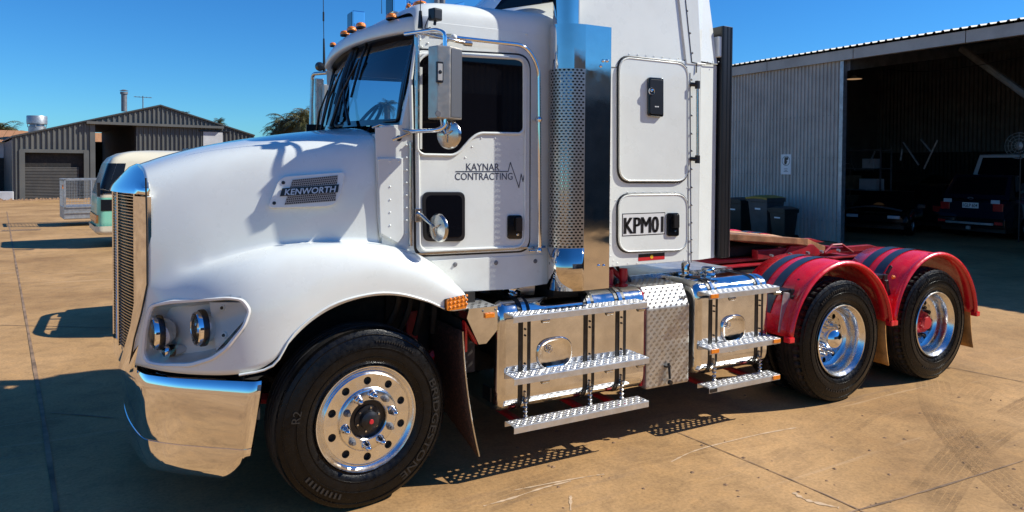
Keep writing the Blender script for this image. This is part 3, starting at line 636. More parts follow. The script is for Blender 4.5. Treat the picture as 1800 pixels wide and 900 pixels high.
o5 = [grow(flat(v, min((v-A0).dot(NS)-.02, -.035)), -.022) for v in base]; o6 = [grow(flat(v, -.105), -.04) for v in base]
hl = MB(); hl.add(o1+o2+o3+o4+o5+o6, [(k*n+i, k*n+(i+1) % n, (k+1)*n+(i+1) % n, (k+1)*n+i) for k in range(5) for i in range(n)] + [tuple(5*n+i for i in range(n))])
M['housing'] = mat('glossy_white_housing', (.80,.79,.76), .25, coat=.3)
hous = hl.build('headlamp_housing', M['housing'], T, 35)
def lamp_at(px, py, depth, r, name, par):
    c = sweep(px, py, -depth); ax = Vector((-1,-.17,0)).normalized(); m4 = Matrix.Translation(c) @ ax.to_track_quat('Z','Y').to_matrix().to_4x4()
    def L_(prof, nm, mt, **k):
        mb = MB(); mb.lathe(prof, 32, ax='z'); mb.v = [tuple(m4 @ Vector(v)) for v in mb.v]; return mb.build(nm, mt, par, 40, **k)
    L_([(0,-.03),(r*1.04,-.03),(r*1.07,-.026),(r*1.07,-.004),(r*.98,-.002)], 'lamp_ring', M['black']); L_([(r*.5,-.09),(r*.8,-.06),(r*.9,-.028)], 'lamp_shell', M['housing'])
    L_([(r*.98,-.004),(r*.99,.016),(r*.93,.022),(r*.86,.016)], 'lamp_rim', M['chrome'])
    L_([(r*.86,.010),(r*.6,-.02),(r*.2,-.05),(0,-.055)], 'reflector', M['chrome'])
    L_([(0,.034),(r*.4,.031),(r*.75,.022),(r*.88,.012)], 'lamp_glass', M['clear'])
lamp_at(350, 577, .028, .090, '', hous); lamp_at(274, 585, .030, .086, '', hous); lamp_at(296, 617, .05, .030, '', hous)
mb = MB(); a = sweep(303,604,-.135); mb.box((a.x-.03,a.y-.03,a.z-.10),(a.x+.27,a.y+.16,a.z)); mb.build('inner_step', M['housing'], hous, bevel=.012)
mb = MB(); a = sweep(372,600,-.13); mb.add([flat(sweep(362,533),-.03), flat(sweep(425,533),-.03), flat(sweep(428,560),-.03), flat(sweep(372,620),-.04), flat(sweep(362,533),-.15), flat(sweep(425,533),-.15), flat(sweep(428,560),-.15), flat(sweep(372,620),-.15)], [(0,1,2,3),(0,4,7,3)]); mb.build('inner_cheek', M['housing'], hous)
for (px, py) in ((391,541),(394,589)):
    c = sweep(px, py, -.03); m4 = Matrix.Translation(c) @ NS.to_track_quat('Z','Y').to_matrix().to_4x4(); mb = MB(); mb.lathe([(.024,-.05),(.02,-.01),(.016,.006),(.009,.006)], 16, ax='z'); mb.v = [tuple(m4 @ Vector(v)) for v in mb.v]; mb.build('mounting_boss', M['white'], hous, 50)
    mb = MB(); mb.lathe([(0,.010),(.008,.010),(.009,.004)], 12, ax='z'); mb.v = [tuple(m4 @ Vector(v)) for v in mb.v]; mb.build('screw', M['black'], hous)
vs = [grow(v-NS*.004, -.006) for v in base]; k1 = [scl(v, .6)+NS*.010 for v in vs]; k2 = [sum(k1, Vector())/n+NS*.006]
MB().add(vs+k1+k2, [(i, (i+1) % n, n+(i+1) % n, n+i) for i in range(n)]+[(n+i, n+(i+1) % n, 2*n) for i in range(n)]).build('headlamp_cover', M['clear'], hous, 180)
mirror(hous)
# fender lip return + inner wheel arch liner (dark)
for s in (0, 1):
    lip = [c[9] for c in cols[3:]] + [c[4] for c in extra]; mb = MB()
    A = smooth_path(lip, 4); fy = (lambda y: 2.5-y) if s else (lambda y: y)
    mb.grid([[(p.x, fy(p.y+.004), p.z) for p in A], [(p.x, fy(p.y+.05), p.z+.0) for p in A]]).build('arch_return', M['white'], T, 60); mb = MB(); mb.tube([(p.x, fy(p.y-.001), p.z+.004) for p in A], .0065, 8); mb.build('arch_lip', M['white'], T, 60)
    mb = MB(); pr = [(-.66,.80),(-.62,1.0),(-.48,1.20),(-.25,1.32),(0,1.37),(.2,1.35),(.4,1.27),(.56,1.12)]
    mb.grid([[(a, fy(.10), b) for a, b in pr], [(a, fy(.75), b) for a, b in pr]]).build('wheel_arch_liner', M['dark'], T, 60)
# hood rear edge gap + cowl vent badge on the side
b_ = [(474,358),(487,315),(502,309),(604,302),(598,345),(592,360),(560,364),(474,367)]
def onh(px, py, lift=.0):
    h = bvh.ray_cast(CAM, pixdir(px, py)); return h[0] + Vector((0,-1,0))*lift
def patch(img, lift, th, name, m, par, bevel=0, smooth=None):
    # flat plate fitted to the hood side there
    a = onh(480,340); b = onh(598,340); c = onh(540,312); d = onh(540,360)
    nrm = (b-a).cross(c-d).normalized(); nrm = -nrm if nrm.y > 0 else nrm
    o = (a+b+c+d)/4
    def pr(px, py, l):
        v = pixdir(px, py); t = ((o+nrm*l)-CAM).dot(nrm)/v.dot(nrm); return CAM+v*t
    f = [pr(px, py, lift) for px, py in img]; g = [v - nrm*th for v in f]; k = len(f)
    return MB().add(f+g, [tuple(range(k)), tuple(range(2*k-1, k-1, -1))]+[(i, i+k, (i+1) % k+k, (i+1) % k) for i in range(k)]).build(name, m, par, smooth, bevel=bevel), pr, nrm
pimg = rnd([(470,366),(489,318),(500,310),(607,302),(600,340),(589,359),(576,363)], [10,12,12,7,4,8,8], 4)
bz, pr, bn = patch(pimg, .028, .05, 'side_vent', M['white'], T, bevel=.006)
M['meshgrey'] = mat('grey_vent_mesh', (.36,.34,.31), .5, .2)
M['badge'] = mat('badge_silver', (.60,.60,.63), .32, .35)
q4 = [(514,316),(594,308),(590,353),(500,360)]
dk, _, _ = patch(q4, .0292, .01, 'vent_backing', M['dark'], bz)
mb = MB()
def pv(u, v):
    x = (q4[3][0]*(1-v)+q4[0][0]*v)*(1-u) + (q4[2][0]*(1-v)+q4[1][0]*v)*u; y = (q4[3][1]*(1-v)+q4[0][1]*v)*(1-u) + (q4[2][1]*(1-v)+q4[1][1]*v)*u; return pr(x, y, .0325)
perf(mb, pv, 24, 12, .36); mb.build('vent_mesh', M['meshgrey'], bz, recalc=False)
bb, _, _ = patch([(496,331),(596,324),(594,338),(492,345)], .0355, .004, 'badge_bar', M['black'], bz)
vs, fs = text('KENWORTH', 1, .5, bold=.02); x0 = min(v.x for v in vs); x1 = max(v.x for v in vs); y0 = min(v.y for v in vs); y1 = max(v.y for v in vs)
mb = MB()
for_v = []
for v in vs:
    u = (v.x-x0)/(x1-x0); t = (v.y-y0)/(y1-y0); X = 501+u*89; Yb = 343.5-u*5.5; Yt = 332.5-u*6.0; p = pr(X + (t-.5)*2, Yb*(1-t)+Yt*t, .040 + (v.z)*.006); for_v.append(p)
mb.add(for_v, fs); mb.build('badge_lettering', M['badge'], bz, recalc=False)
for px, py in ((498,321),(482,357)):
    c = pr(px, py, .0282); mb = MB(); m4 = Matrix.Translation(c) @ bn.to_track_quat('Z','Y').to_matrix().to_4x4(); mb.lathe([(0,.004),(.008,.004),(.010,0)], 14, ax='z'); mb.v = [tuple(m4 @ Vector(v)) for v in mb.v]; mb.build('screw', M['black'], bz)
# ---------------- grille: bowed, chrome surround, slats
gx0 = lambda y: -1.075 - .17*(1-((y-1.25)/.82)**2)          # plan bow
gx = gx0
def gfront(y, z): return gx(y) + .02*(1.9-z)*0
mb = MB(); ys = [.56+i*(1.38/16) for i in range(17)]
mb.grid([[(gx(y)+.06, y, z) for y in ys] for z in (.86, 1.78)]).build('grille_backing', M['dark'], T)
grl = MB(); 
for k in (.60,.93,1.25,1.57,1.90):
    grl.tube([(gx(k)-.004, k, .88), (gx(k)-.004, k, 1.77)], .008, 6)
gro = grl.build('grille', M['chrome'], T)
ns = 52; proto = None
for i in range(ns):
    z = .885 + i*(.885/ns)
    if proto is None:
        mb = MB(); f = [(gx(y)+.002, y, 0) for y in ys]; g = [(gx(y)+.03, y, .010) for y in ys]; h = [(gx(y)+.002, y, .0045) for y in ys]
        mb.grid([g, f, h]); proto = mb.build('grille_slat', M['satin'], gro, 40, loc=(0,0,z), recalc=False)
    else: copyo(proto, gro, loc=(0,0,z))
# chrome surround: sides and the tall cap on top
def surround(prof_y_fn, name): pass
mb = MB(); zs = [.80,.9,1.05,1.2,1.35,1.5,1.65,1.76]
def edge_y(z): return .43+.16*max(0,(1.15-z)/.35)**1.2 if z < 1.15 else .43
rowsA = []
for z in zs:
    y0 = edge_y(z); gx = (lambda z_: (lambda y: gx0(y)-.03*max(0,(1.15-z_)/.35)))(z); rowsA.append([(gx(y0)+.008, y0+.004, z), (gx(y0)-.008, y0+.004, z), (gx(y0)-.026, y0+.04, z), (gx(y0+.08)-.022, y0+.09, z), (gx(y0+.14)-.018, y0+.14, z), (gx(y0+.17)+.02, y0+.155, z)])
gx = gx0
sd = mb.grid(rowsA).build('grille_surround', M['chrome'], T, 50); mirror(sd)
mb = MB(); cap = []
for i in range(21):
    y = .43 + i*(1.64/20); e = abs(y-1.25)/.82; top = 1.935 - .13*e**3.2; bot = 1.765 + .0*e
    x = gx(y); q_ = 1-.96*min(1,e)**3; cap.append([(x, y, bot), (x-.026*q_, y, bot+.008), (x-.012*q_, y, bot+.04), (x+.035*q_, y, (top+bot)/2+.01), (x+.085*q_-.004, y, top-.022), (x+.13*q_-.008, y, top)])
mb.grid(cap).build('grille_cap', M['chrome'], T, 60)
mb = MB(); mb.grid([[(gx(y)-.012, y, z) for y in ys] for z in (.80,.84,.88)]); mb.build('grille_base', M['chrome'], T, 60)
mb = MB(); mb.tube([(-1.092,.436,1.86),(-1.088,.432,1.6),(-1.088,.425,1.3),(-1.115,.44,1.15),(-1.148,.51,1.0),(-1.17,.60,.84)], .005, 6); sg_ = mb.build('surround_seal', M['black'], T); mirror(sg_)
# ---------------- bumper
def bump_plan():
    return [(-.575,.055),(-.62,.06),(-.70,.115),(-.84,.215),(-.97,.315),(-1.07,.415),(-1.12,.49),(-1.155,.62),(-1.19,.84),(-1.208,1.05),(-1.213,1.25)]
bp = [Vector((a,b,0)) for a,b in bump_plan()]; bp = smooth_path(bp, 5); half = [(p.x,p.y) for p in bp]; full = half + [(x, 2.5-y) for x, y in half[-2::-1]]
nf = len(full)
def inward(i, d):
    a = Vector(full[max(i-1,0)]); b = Vector(full[min(i+1,nf-1)]); t = (b-a).normalized(); nn = Vector((-t.y, t.x)); 
    c = Vector((-.4,1.25)); p = Vector(full[i])
    if nn.dot(c-p) < 0: nn = -nn
    return p + nn*d
rows = []
for z, d in ((.80,.085),(.815,.03),(.812,.012),(.785,.0),(.74,-.004),(.62,0),(.50,.01),(.465,.016),(.463,.020),(.46,.014),(.41,.014),(.35,.018),(.305,.030),(.285,.055),(.280,.11)):
    row = []
    for i in range(nf):
        y_ = min(full[i][1], 2.5-full[i][1]); zz = z; dd = d
        if z < .45:                           # lower corner is rounded up towards the wheel
            k = max(0, (.15-y_)/.095); zz = z + (.45-z)*min(1, k**2.2)*.75
        q = inward(i, dd); we = max(0, 1-max(0, y_-.055)/.35); row.append((q.x - (.80-zz)*.14*we**1.5, q.y+(.8-zz)*.03*we, zz))
    rows.append(row)
bo = MB().grid(rows).build('bumper', M['chrome'], T, 40)
MB().grid([[(inward(i,.03).x, inward(i,.03).y, .80) for i in range(nf)], [(inward(i,.30).x, inward(i,.30).y, .79) for i in range(nf)]]).build('bumper_shelf', M['dark'], T)
MB().grid([[(inward(i,.045).x, inward(i,.045).y, z) for i in range(nf)] for z in (.60,.80)]).build('bumper_liner', M['dark'], bo)
e_ = rows; MB().grid([[(r_[0][0]+.002, r_[0][1], r_[0][2]) for r_ in rows[2:]], [(r_[0][0]+.02, r_[0][1]+.05, r_[0][2]) for r_ in rows[2:]]]).build('bumper_end', M['chrome'], bo, 60)
MB().box((-1.0,.55,.86),(-.6,1.95,.9)).build('front_crossmember', M['dark'], T)
# ---------------- chassis
for yy in (.82, 1.60):
    MB().box((-.9,yy,.76),(5.85,yy+.08,1.035)).build('chassis_rail', M['dark'], T, bevel=.004); MB().box((-.9,yy-.015,1.035),(5.85,yy+.08,1.05)).build('rail_lit_edge', M['redchassis'], T, bevel=.003)  # rail shade and its lit upper edge are painted: dark sides, red strip
for xx in (.9,2.2,3.3,4.0,4.65,5.3,5.8): MB().box((xx,.9,.83),(xx+.10,1.6,1.04)).build('cross_member', M['redchassis'], T)
for xx in (0,L1,L2): 
    mb = MB(); mb.cyl((xx,.35,.5),(xx,2.15,.5),.085,16); mb.build('axle', M['dark'], T, 40)
for xx in (L1,L2): mb = MB(); mb.lathe([(0,-.22),(.16,-.18),(.22,0),(.16,.18),(0,.22)],20,c=(xx,1.25,.5)); mb.build('differential', M['dark'], T, 50)
MB().box((-.6,.7,.75),(.7,1.8,1.25)).build('engine_block', M['dark'], T, bevel=.05)
MB().box((.62,.2,.65),(.72,.85,1.15)).build('firewall', M['dark'], T)
for k in range(6): mb = MB(); mb.tube(smooth_path([(.25+.1*k,.5,1.35),(.3+.08*k,.42,1.1),(.2+.12*k,.5,.85)],5),.02,6); mb.build('hose', M['dark'], T, 60)
# dark panel standing in for under-cab shade, and bits of red bracket behind the front wheel
MB().box((.62,.13,.80),(.635,.17,1.0)).build('step_bracket', M['red'], T)
MB().box((.42,.60,.72),(.50,.7,.98)).build('spring_hanger', M['redchassis'], T, bevel=.01); MB().box((.30,.66,.5),(.9,.70,1.16)).build('under_cab_shade_panel', M['dark'], T)
mb = MB(); mb.tube([(-.75,.55,.62),(-.2,.53,.52),(.3,.53,.55),(.75,.55,.78)],.035,6); mb.build('leaf_spring', M['redchassis'], T)
# ---------------- wheels
tp = [(.292,.03),(.305,.012),(.335,-.006),(.375,-.012),(.42,-.008),(.455,.002),(.485,.012),(.498,.020),(.502,.030),(.506,.042),(.509,.060)]
tw = .285
def tyre(kind):
    mb = MB(); N = 120
    gro = [(.511,.064),(.511,.078),(.501,.080),(.501,.090),(.513,.092),(.513,.118),(.502,.120),(.502,.131),(.513,.133),(.513,.152),(.502,.154),(.502,.165),(.513,.167),(.513,.193),(.501,.195),(.501,.205),(.511,.207),(.511,.221)]
    prof = tp + gro + [(r, tw-h) for r, h in tp[::-1]]
    lo, hi = 8, len(prof)-9
    if kind == 'drive':
        def rf(i, j, r):
            if i in (8,9,10,11,12) or i in (hi,hi-1,hi-2,hi-3,hi-4): return r-(.014 if j % 3 == 0 else 0)
            return r
        mb.lathe(prof, 150, rf=rf)
    else: mb.lathe(prof, N)
    k = len(prof); n_ = 150 if kind == 'drive' else N
    mb.mi = [1 if 9 <= (f // n_) <= k-11 else 0 for f in range(len(mb.f))]
    # raised rings of the side wall
    for rr, h in ((.345,-.009),(.470,.006),(.40,-.012)):
        mb.cur = 0; mb.lathe([(rr,h+.004),(rr+.001,h-.003),(rr+.004,h-.003),(rr+.005,h+.004)], 80)
    return mb
def sidewall_text(s, r, a0, a1, h, yy, parent, narrow=1, name='tyre_lettering', m=None, bold=0):
    vs, fs = text(s, 1, .5, bold=bold); x0 = min(v.x for v in vs); x1 = max(v.x for v in vs); y0 = min(v.y for v in vs); y1 = max(v.y for v in vs); mb = MB(); o = []
    for v in vs:
        u = (v.x-x0)/(x1-x0); t = (v.y-y0)/(y1-y0); a = a0+(a1-a0)*u; rr = r+(t-.5)*h; o.append((rr*math.cos(a), yy-(v.z+.5)*.004, rr*math.sin(a)))
    return mb.add(o, fs).build(name, m or M['rubber'], parent, recalc=False)
def rib_marks(parent, r, a0, a1, n_, h, yy):          # short raised ribs moulded in the side wall
    mb = MB()
    for q in range(n_):
        a = a0+(a1-a0)*q/n_; b = a+(a1-a0)/n_*.45; mb.add([(rr*math.cos(t), y_, rr*math.sin(t)) for y_ in (yy+.003, yy-.002) for rr, t in ((r-h/2,a),(r+h/2,a),(r+h/2,b),(r-h/2,b))], [(0,1,2,3),(7,6,5,4),(0,4,5,1),(1,5,6,2),(2,6,7,3),(3,7,4,0)])
    mb.build('moulded_ribs', M['sidetext'], parent, kind='stuff')
M['sidetext'] = mat('raised_sidewall_text', (.016,.016,.017), .42)
def wheel_front(loc, rz):
    w_ = MB()
    # flange, dish, hand-hole ring made cell by cell, nut circle, centre
    w_.lathe([(.292,.06),(.30,.030),(.300,.006),(.296,-.002),(.290,.000),(.284,.012),(.270,.020),(.262,.014)], 96)
    hole = MB(); 
    w_.lathe([(.262,.014),(.255,.006),(.252,.004)], 80)
    def Pq(u, v): 
        r = .178+(.252-.178)*v; a = 2*PI*u; y = .004 + (-.012)*math.sin(PI*v)*.4; return (r*math.cos(a), y, r*math.sin(a))
    # ring with ten round hand holes
    rad = .0225
    for c in range(10):
        a0 = 2*PI*c/10; am = a0+PI/10; rm = .215; n16 = 24; outer = []; inner = []
        for q in range(n16):
            an = 2*PI*q/n16; dx, dy = math.cos(an), math.sin(an); k = .5/max(abs(dx), abs(dy)); fu = .5+dx*k; fv = .5+dy*k
            r = .178+.074*fu; a = a0+(2*PI/10)*fv; outer.append((r*math.cos(a), .004, r*math.sin(a)))
            px = rm+rad*dx; pa = rad*dy/rm; inner.append((px*math.cos(am+pa), .006, px*math.sin(am+pa)))
        deep = [(x*1.0, y+.022, z) for x, y, z in inner]
        w_.add(outer+inner+deep, [(q, (q+1) % n16, n16+(q+1) % n16, n16+q) for q in range(n16)]+[(n16+q, n16+(q+1) % n16, 2*n16+(q+1) % n16, 2*n16+q) for q in range(n16)])
    w_.lathe([(.178,.004),(.172,.000),(.168,-.010),(.160,-.014),(.112,-.014),(.106,-.008),(.104,.03)], 80)
    o = w_.build('wheel', M['rimalu'], T, 35, loc=loc, rot=(0,0,rz))
    MB().lathe([(0,.034),(.27,.034),(.29,.06),(.29,.25)], 48).build('brake_drum', M['dark'], o, 40)
    MB().lathe([(0,-.052),(.026,-.052),(.040,-.046),(.052,-.040),(.054,-.006),(.076,-.002),(.078,.01),(.104,.012)], 40).build('hub', M['black'], o, 40)
    MB().lathe([(0,-.058),(.012,-.058),(.014,-.050)], 18).build('hub_plug', M['redrefl'], o, 40)
    for c in range(6): a = 2*PI*c/6+.3; mb = MB(); mb.lathe([(0,-.012),(.006,-.012),(.007,0)], 6, c=(.066*math.cos(a),0,.066*math.sin(a))); mb.build('hub_bolt', M['satin'], o)
    for c in range(10):
        a = 2*PI*c/10+.18; ctr = (.1425*math.cos(a), -.014, .1425*math.sin(a)); mb = MB()
        if c % 10 in (0,3,5,7,8,2): mb.lathe([(0,-.070),(.008,-.067),(.015,-.052),(.021,-.034),(.0225,-.012),(.026,-.009),(.027,.0)], 14, c=ctr); mb.build('wheel_nut', M['chrome'], o, 50)
        else: mb.lathe([(0,-.040),(.010,-.040),(.010,-.024),(.016,-.022),(.0165,-.004),(.021,-.003),(.021,.001)], 12, c=ctr); mb.build('wheel_nut', M['steel'], o, 30)
    ty = tyre('steer').build('tyre', [M['rubber'], M['treadrub']], o, 30)
    for s, r, a0, a1, h in (('BRIDGESTONE', .425, R(22), R(-62), .040),('R2', .415, R(172), R(163), .045)):
        l = sidewall_text(s, r, a0, a1, h, -.0115 if r < .43 else -.006, o, m=M['sidetext'])
    rib_marks(o, .436, R(84), R(50), 16, .010, -.009); rib_marks(o, .43, R(248), R(214), 9, .03, -.010)
    return o
wf = wheel_front((0,.088,.509), .0885-0)
wf.rotation_euler.z = R(5); mirror(wf).rotation_euler.z = R(5)
def wheel_rear(loc, hubkind):
    w_ = MB()
    w_.lathe([(.292,.05),(.299,.012),(.300,.002),(.296,-.004),(.289,-.002),(.282,.010),(.272,.022),(.262,.040),(.258,.075),(.262,.10),(.258,.135),(.240,.160),(.222,.168)], 96)
    for c in range(10):
        a0 = 2*PI*c/10; am = a0+PI/10; rm = .198; rad = .022; n16 = 20; outer = []; inner = []
        for q in range(n16):
            an = 2*PI*q/n16; dx, dy = math.cos(an), math.sin(an); k = .5/max(abs(dx), abs(dy)); r = .174+.048*(.5+dx*k); a = a0+(2*PI/10)*(.5+dy*k); outer.append((r*math.cos(a), .168, r*math.sin(a)))
            px = rm+rad*dx; pa = rad*dy/rm; inner.append((px*math.cos(am+pa), .170, px*math.sin(am+pa)))
        w_.add(outer+inner, [(q, (q+1) % n16, n16+(q+1) % n16, n16+q) for q in range(n16)])
    w_.lathe([(.174,.168),(.168,.160),(.110,.160),(.104,.165),(.104,.2)], 64)
    o = w_.build('wheel', M['rimalu'], T, 35, loc=loc)
    MB().lathe([(0,.205),(.28,.205)], 40).build('brake_drum', M['dark'], o)
    if hubkind == 'dome':
        MB().lathe([(0,.022),(.03,.025),(.06,.037),(.085,.060),(.098,.090),(.100,.15),(.11,.16)], 40).build('hub_cap', M['chrome'], o, 50)
    else:
        MB().lathe([(0,.07),(.055,.07),(.062,.08),(.065,.105),(.092,.108),(.096,.125),(.112,.16)], 32).build('hub', M['redrefl'], o, 40)
        for c in range(8): a = 2*PI*c/8; mb = MB(); mb.lathe([(0,.09),(.011,.09),(.011,.110)], 8, c=(.080*math.cos(a),0,.066*math.sin(a))); mb.build('hub_stud', M['redrefl'], o)
    for c in range(10):
        a = 2*PI*c/10; ctr = (.137*math.cos(a), .160, .137*math.sin(a)); mb = MB()
        mb.lathe([(0,-.045),(.012,-.045),(.018,-.03),(.019,-.004),(.022,0)], 10, c=ctr); mb.build('wheel_nut', M['black'] if hubkind != 'dome' else M['satin'], o, 40)
    ty = tyre('drive').build('tyre', [M['rubber'], M['treadrub']], o, 30)
    rib_marks(o, .432, R(130), R(82), 15, .018, -.009); rib_marks(o, .41, R(-120), R(-76), 10, .020, -.011)
    c = copyo(ty, o); c.location = (0,.315,0)
    return o
w1 = wheel_rear((L1,0,.509), 'dome'); w2 = wheel_rear((L2,0,.509), 'red'); mirror(w1); mirror(w2)
# ---------------- rear mudguards
def arcpts(cx, cz, r, a0, a1, n=28, sx=1): return [(cx+sx*r*math.cos(R(a0+(a1-a0)*i/n)), cz+r*math.sin(R(a0+(a1-a0)*i/n))) for i in range(n+1)]
def guard(cx, front_a, rear_a):
    R0 = .650; mb = MB(); cz = .515
    prof = [(-.012,-.035),(-.028,-.012),(-.022,.004),(-.004,.012),(.010,.004),(.030,-.016),(.055,-.022),(.085,-.010),(.11,.0),(.30,.008),(.45,.004),(.60,-.004)]   # (y, radial)
    rows = []
    for y, d in prof: rows.append([(x, y, z) for x, z in arcpts(cx, cz, R0+d, front_a, rear_a, 34)])
    o = mb.grid(rows).build('mudguard', M['red'], T, 55)
    o.modifiers.new('t', 'SOLIDIFY').thickness = .008
    for y0, y1 in ((.215,.305),(.375,.465)):
        q = MB(); q.grid([[(x,y0,z) for x,z in arcpts(cx,cz,R0+.012,158,62,26)],[(x,y1,z) for x,z in arcpts(cx,cz,R0+.011,158,62,26)]]); q.build('guard_stripe', M['navy'], o, 60)
    # end caps of the outer bead
    for a in (front_a, rear_a):
        x, z = cx+R0*math.cos(R(a)), cz+R0*math.sin(R(a)); MB().box((x-.03,-.03,z-.035),(x+.03,.03,z+.01)).build('bead_end', M['red'], o, bevel=.008)
    # mounting bracket
    return o
g1 = guard(L1, 172, 8); g2 = guard(L2, 172, 4); 
for cx in (L1, L2):
    par = g1 if cx == L1 else g2
    x, z = cx-.62*.93, .515+.65*.45
    p = at(1392,522,.12) if cx == L1 else at(1555,495,.12)
    mb = MB(); mb.box((p.x-.20,.10,p.z+.03),(p.x-.02,.20,p.z+.07)); mb.box((p.x-.05,.09,p.z-.02),(p.x+.0,.13,p.z+.07)); mb.build('guard_bracket', M['black'], par, bevel=.008)
    mb = MB(); mb.box((-.02,-.012,-.12),(.02,.012,.02), Matrix.Translation((p.x-.03,.085,p.z)) @ Matrix.Rotation(R(-14),4,'Y')); mb.build('rubber_latch', M['black'], par, bevel=.006)
    mb = MB(); mb.box((-.045,-.01,-.014),(.045,.01,.014), Matrix.Translation((p.x+.06,.12,p.z+.10)) @ Matrix.Rotation(R(-48),4,'Y')); mb.build('latch_plate', M['black'], par, bevel=.004)
    mb = MB(); mb.lathe([(0,-.022),(.010,-.02),(.016,-.012),(.018,0)],16,c=(p.x+.035,.07,p.z+.045)); mb.build('marker_lamp', M['amber'], par, 50)
    mirror(par)
    mb = MB(); mb.tube([(cx,.05,1.14),(cx,.75,1.0)], .02, 8); k_ = mb.build('guard_arm', M['redchassis'], T); mirror(k_)
p = at(1382,560,.10); mb = MB(); mb.box((-.045,-.004,-.16),(.045,.004,.16), Matrix.Translation((p.x-.02,.10,p.z+.05)) @ Matrix.Rotation(R(10),4,'Y')); mb.build('guard_stay', M['alu'], T, bevel=.003)
# mud flaps behind the drive wheels
for x0, z0_, z1_ in ((L1+.655,.62,.20),(L2+.665,.60,.20)):
    rows = [[(x0+.012*math.sin(8*y)+.06*t*t, .05+y*.55+ .0, z0_+(z1_-z0_)*t) for y in [i/8 for i in range(9)]] for t in [j/8 for j in range(9)]]
    o = MB().grid(rows).build('mud_flap', M['flap'], T, 60); o.modifiers.new('t','SOLIDIFY').thickness = .012; mirror(o)
# dark flap behind the front wheel
tl = [(800,588),(812,640),(828,700),(845,793)]
rows = []
for j in range(11):
    t = j/10; x = .585+.085*t**2.0+.03*t; z = .94-.78*t; nar = 0 if t < .55 else (t-.55)/.45
    rows.append([(x-.05*k*(t), .09+.0*k+(.50)*k + nar*.0, z + nar*.20*k*1.0) for k in [i/8 for i in range(9)]])
o = MB().grid(rows).build('mud_flap', M['flapdark'], T, 60); o.modifiers.new('t','SOLIDIFY').thickness = .010; mirror(o)
mb = MB(); mb.tube([(r_[0][0], r_[0][1]-.003, r_[0][2]) for r_ in rows], .005, 6); mb.build('flap_edge', M['satin'], o)
# ---------------- fifth wheel
fw = MB(); F = [at(1286,412,1.0), at(1390,428,1.0)]
zt_ = 0.0
plan = [(3.52,.83),(4.42,.80),(4.60,.83),(4.86,.96),(5.22,1.10),(5.20,1.16),(4.72,1.20),(4.62,1.25),(4.72,1.30),(5.20,1.34),(5.22,1.40),(4.86,1.54),(4.60,1.67),(4.42,1.70),(3.52,1.67)]
pz = lambda x: 1.345-.085*(x-3.52)-.13*max(0,x-4.6)
mb = MB(); k = len(plan); mb.add([(x,y,pz(x)) for x,y in plan]+[(x,y,pz(x)-.06-.01*(x > 4.5)) for x,y in plan], [tuple(range(k)), tuple(range(2*k-1,k-1,-1))]+[(i,i+k,(i+1)%k+k,(i+1)%k) for i in range(k)])
mb.build('fifth_wheel_plate', M['grease'], T, bevel=.006)
MB().box((3.3,.92,1.06),(4.9,1.58,1.09)).build('slide_plate', M['redchassis'], T, bevel=.004)
MB().prism([(3.75,1.09),(4.45,1.09),(4.25,1.22),(3.9,1.24)], 1.45, 1.50).build('far_pedestal', M['red'], T); MB().box((3.6,1.0,1.10),(4.4,1.4,1.20)).build('jaw_housing', M['dark'], T, bevel=.02)
MB().box((3.95,.86,1.08),(4.75,.93,1.17)).build('fifth_wheel_mount', M['redchassis'], T, bevel=.01); MB().box((3.95,1.57,1.08),(4.75,1.64,1.17)).build('fifth_wheel_mount', M['redchassis'], T, bevel=.01)
for y in (.84, 1.60): MB().prism([(4.25,1.09),(4.85,1.09),(4.70,1.19),(4.38,1.19)], y, y+.05).build('pivot_bracket', M['redchassis'], T, bevel=.006)
mb = MB(); mb.tube([(4.86,.84,1.1),(4.98,.84,1.17),(5.12,.84,1.17),(5.30,.84,1.08)], .012, 6); mb.build('ramp_bar', M['redchassis'], T)
for xx in (4.05,4.3,4.55,4.75,5.0): mb = MB(); mb.lathe([(0,-.03),(.014,-.03),(.016,0)],8,c=(xx,.80,1.12)); mb.build('bolt', M['galv'], T)
for y in (.85,1.58): MB().prism([(4.9,1.085),(5.85,1.085),(5.6,1.14),(5.0,1.14)], y, y+.05).build('ramp', M['redchassis'], T, bevel=.006)
mb = MB(); mb.box((5.78,.35,.95),(5.86,2.15,1.05)); mb.build('rear_cross_bar', M['redchassis'], T, bevel=.006)
# tail tie-hook seen past the last guard
p = at(1706,498,.05); mb = MB(); mb.tube([(p.x-.04,.1,p.z-.09),(p.x-.03,.08,p.z),(p.x+.01,.05,p.z+.02),(p.x+.03,.05,p.z-.01),(p.x+.01,.06,p.z-.03)],.009,8); mb.build('rope_hook', M['galv'], T, 60)
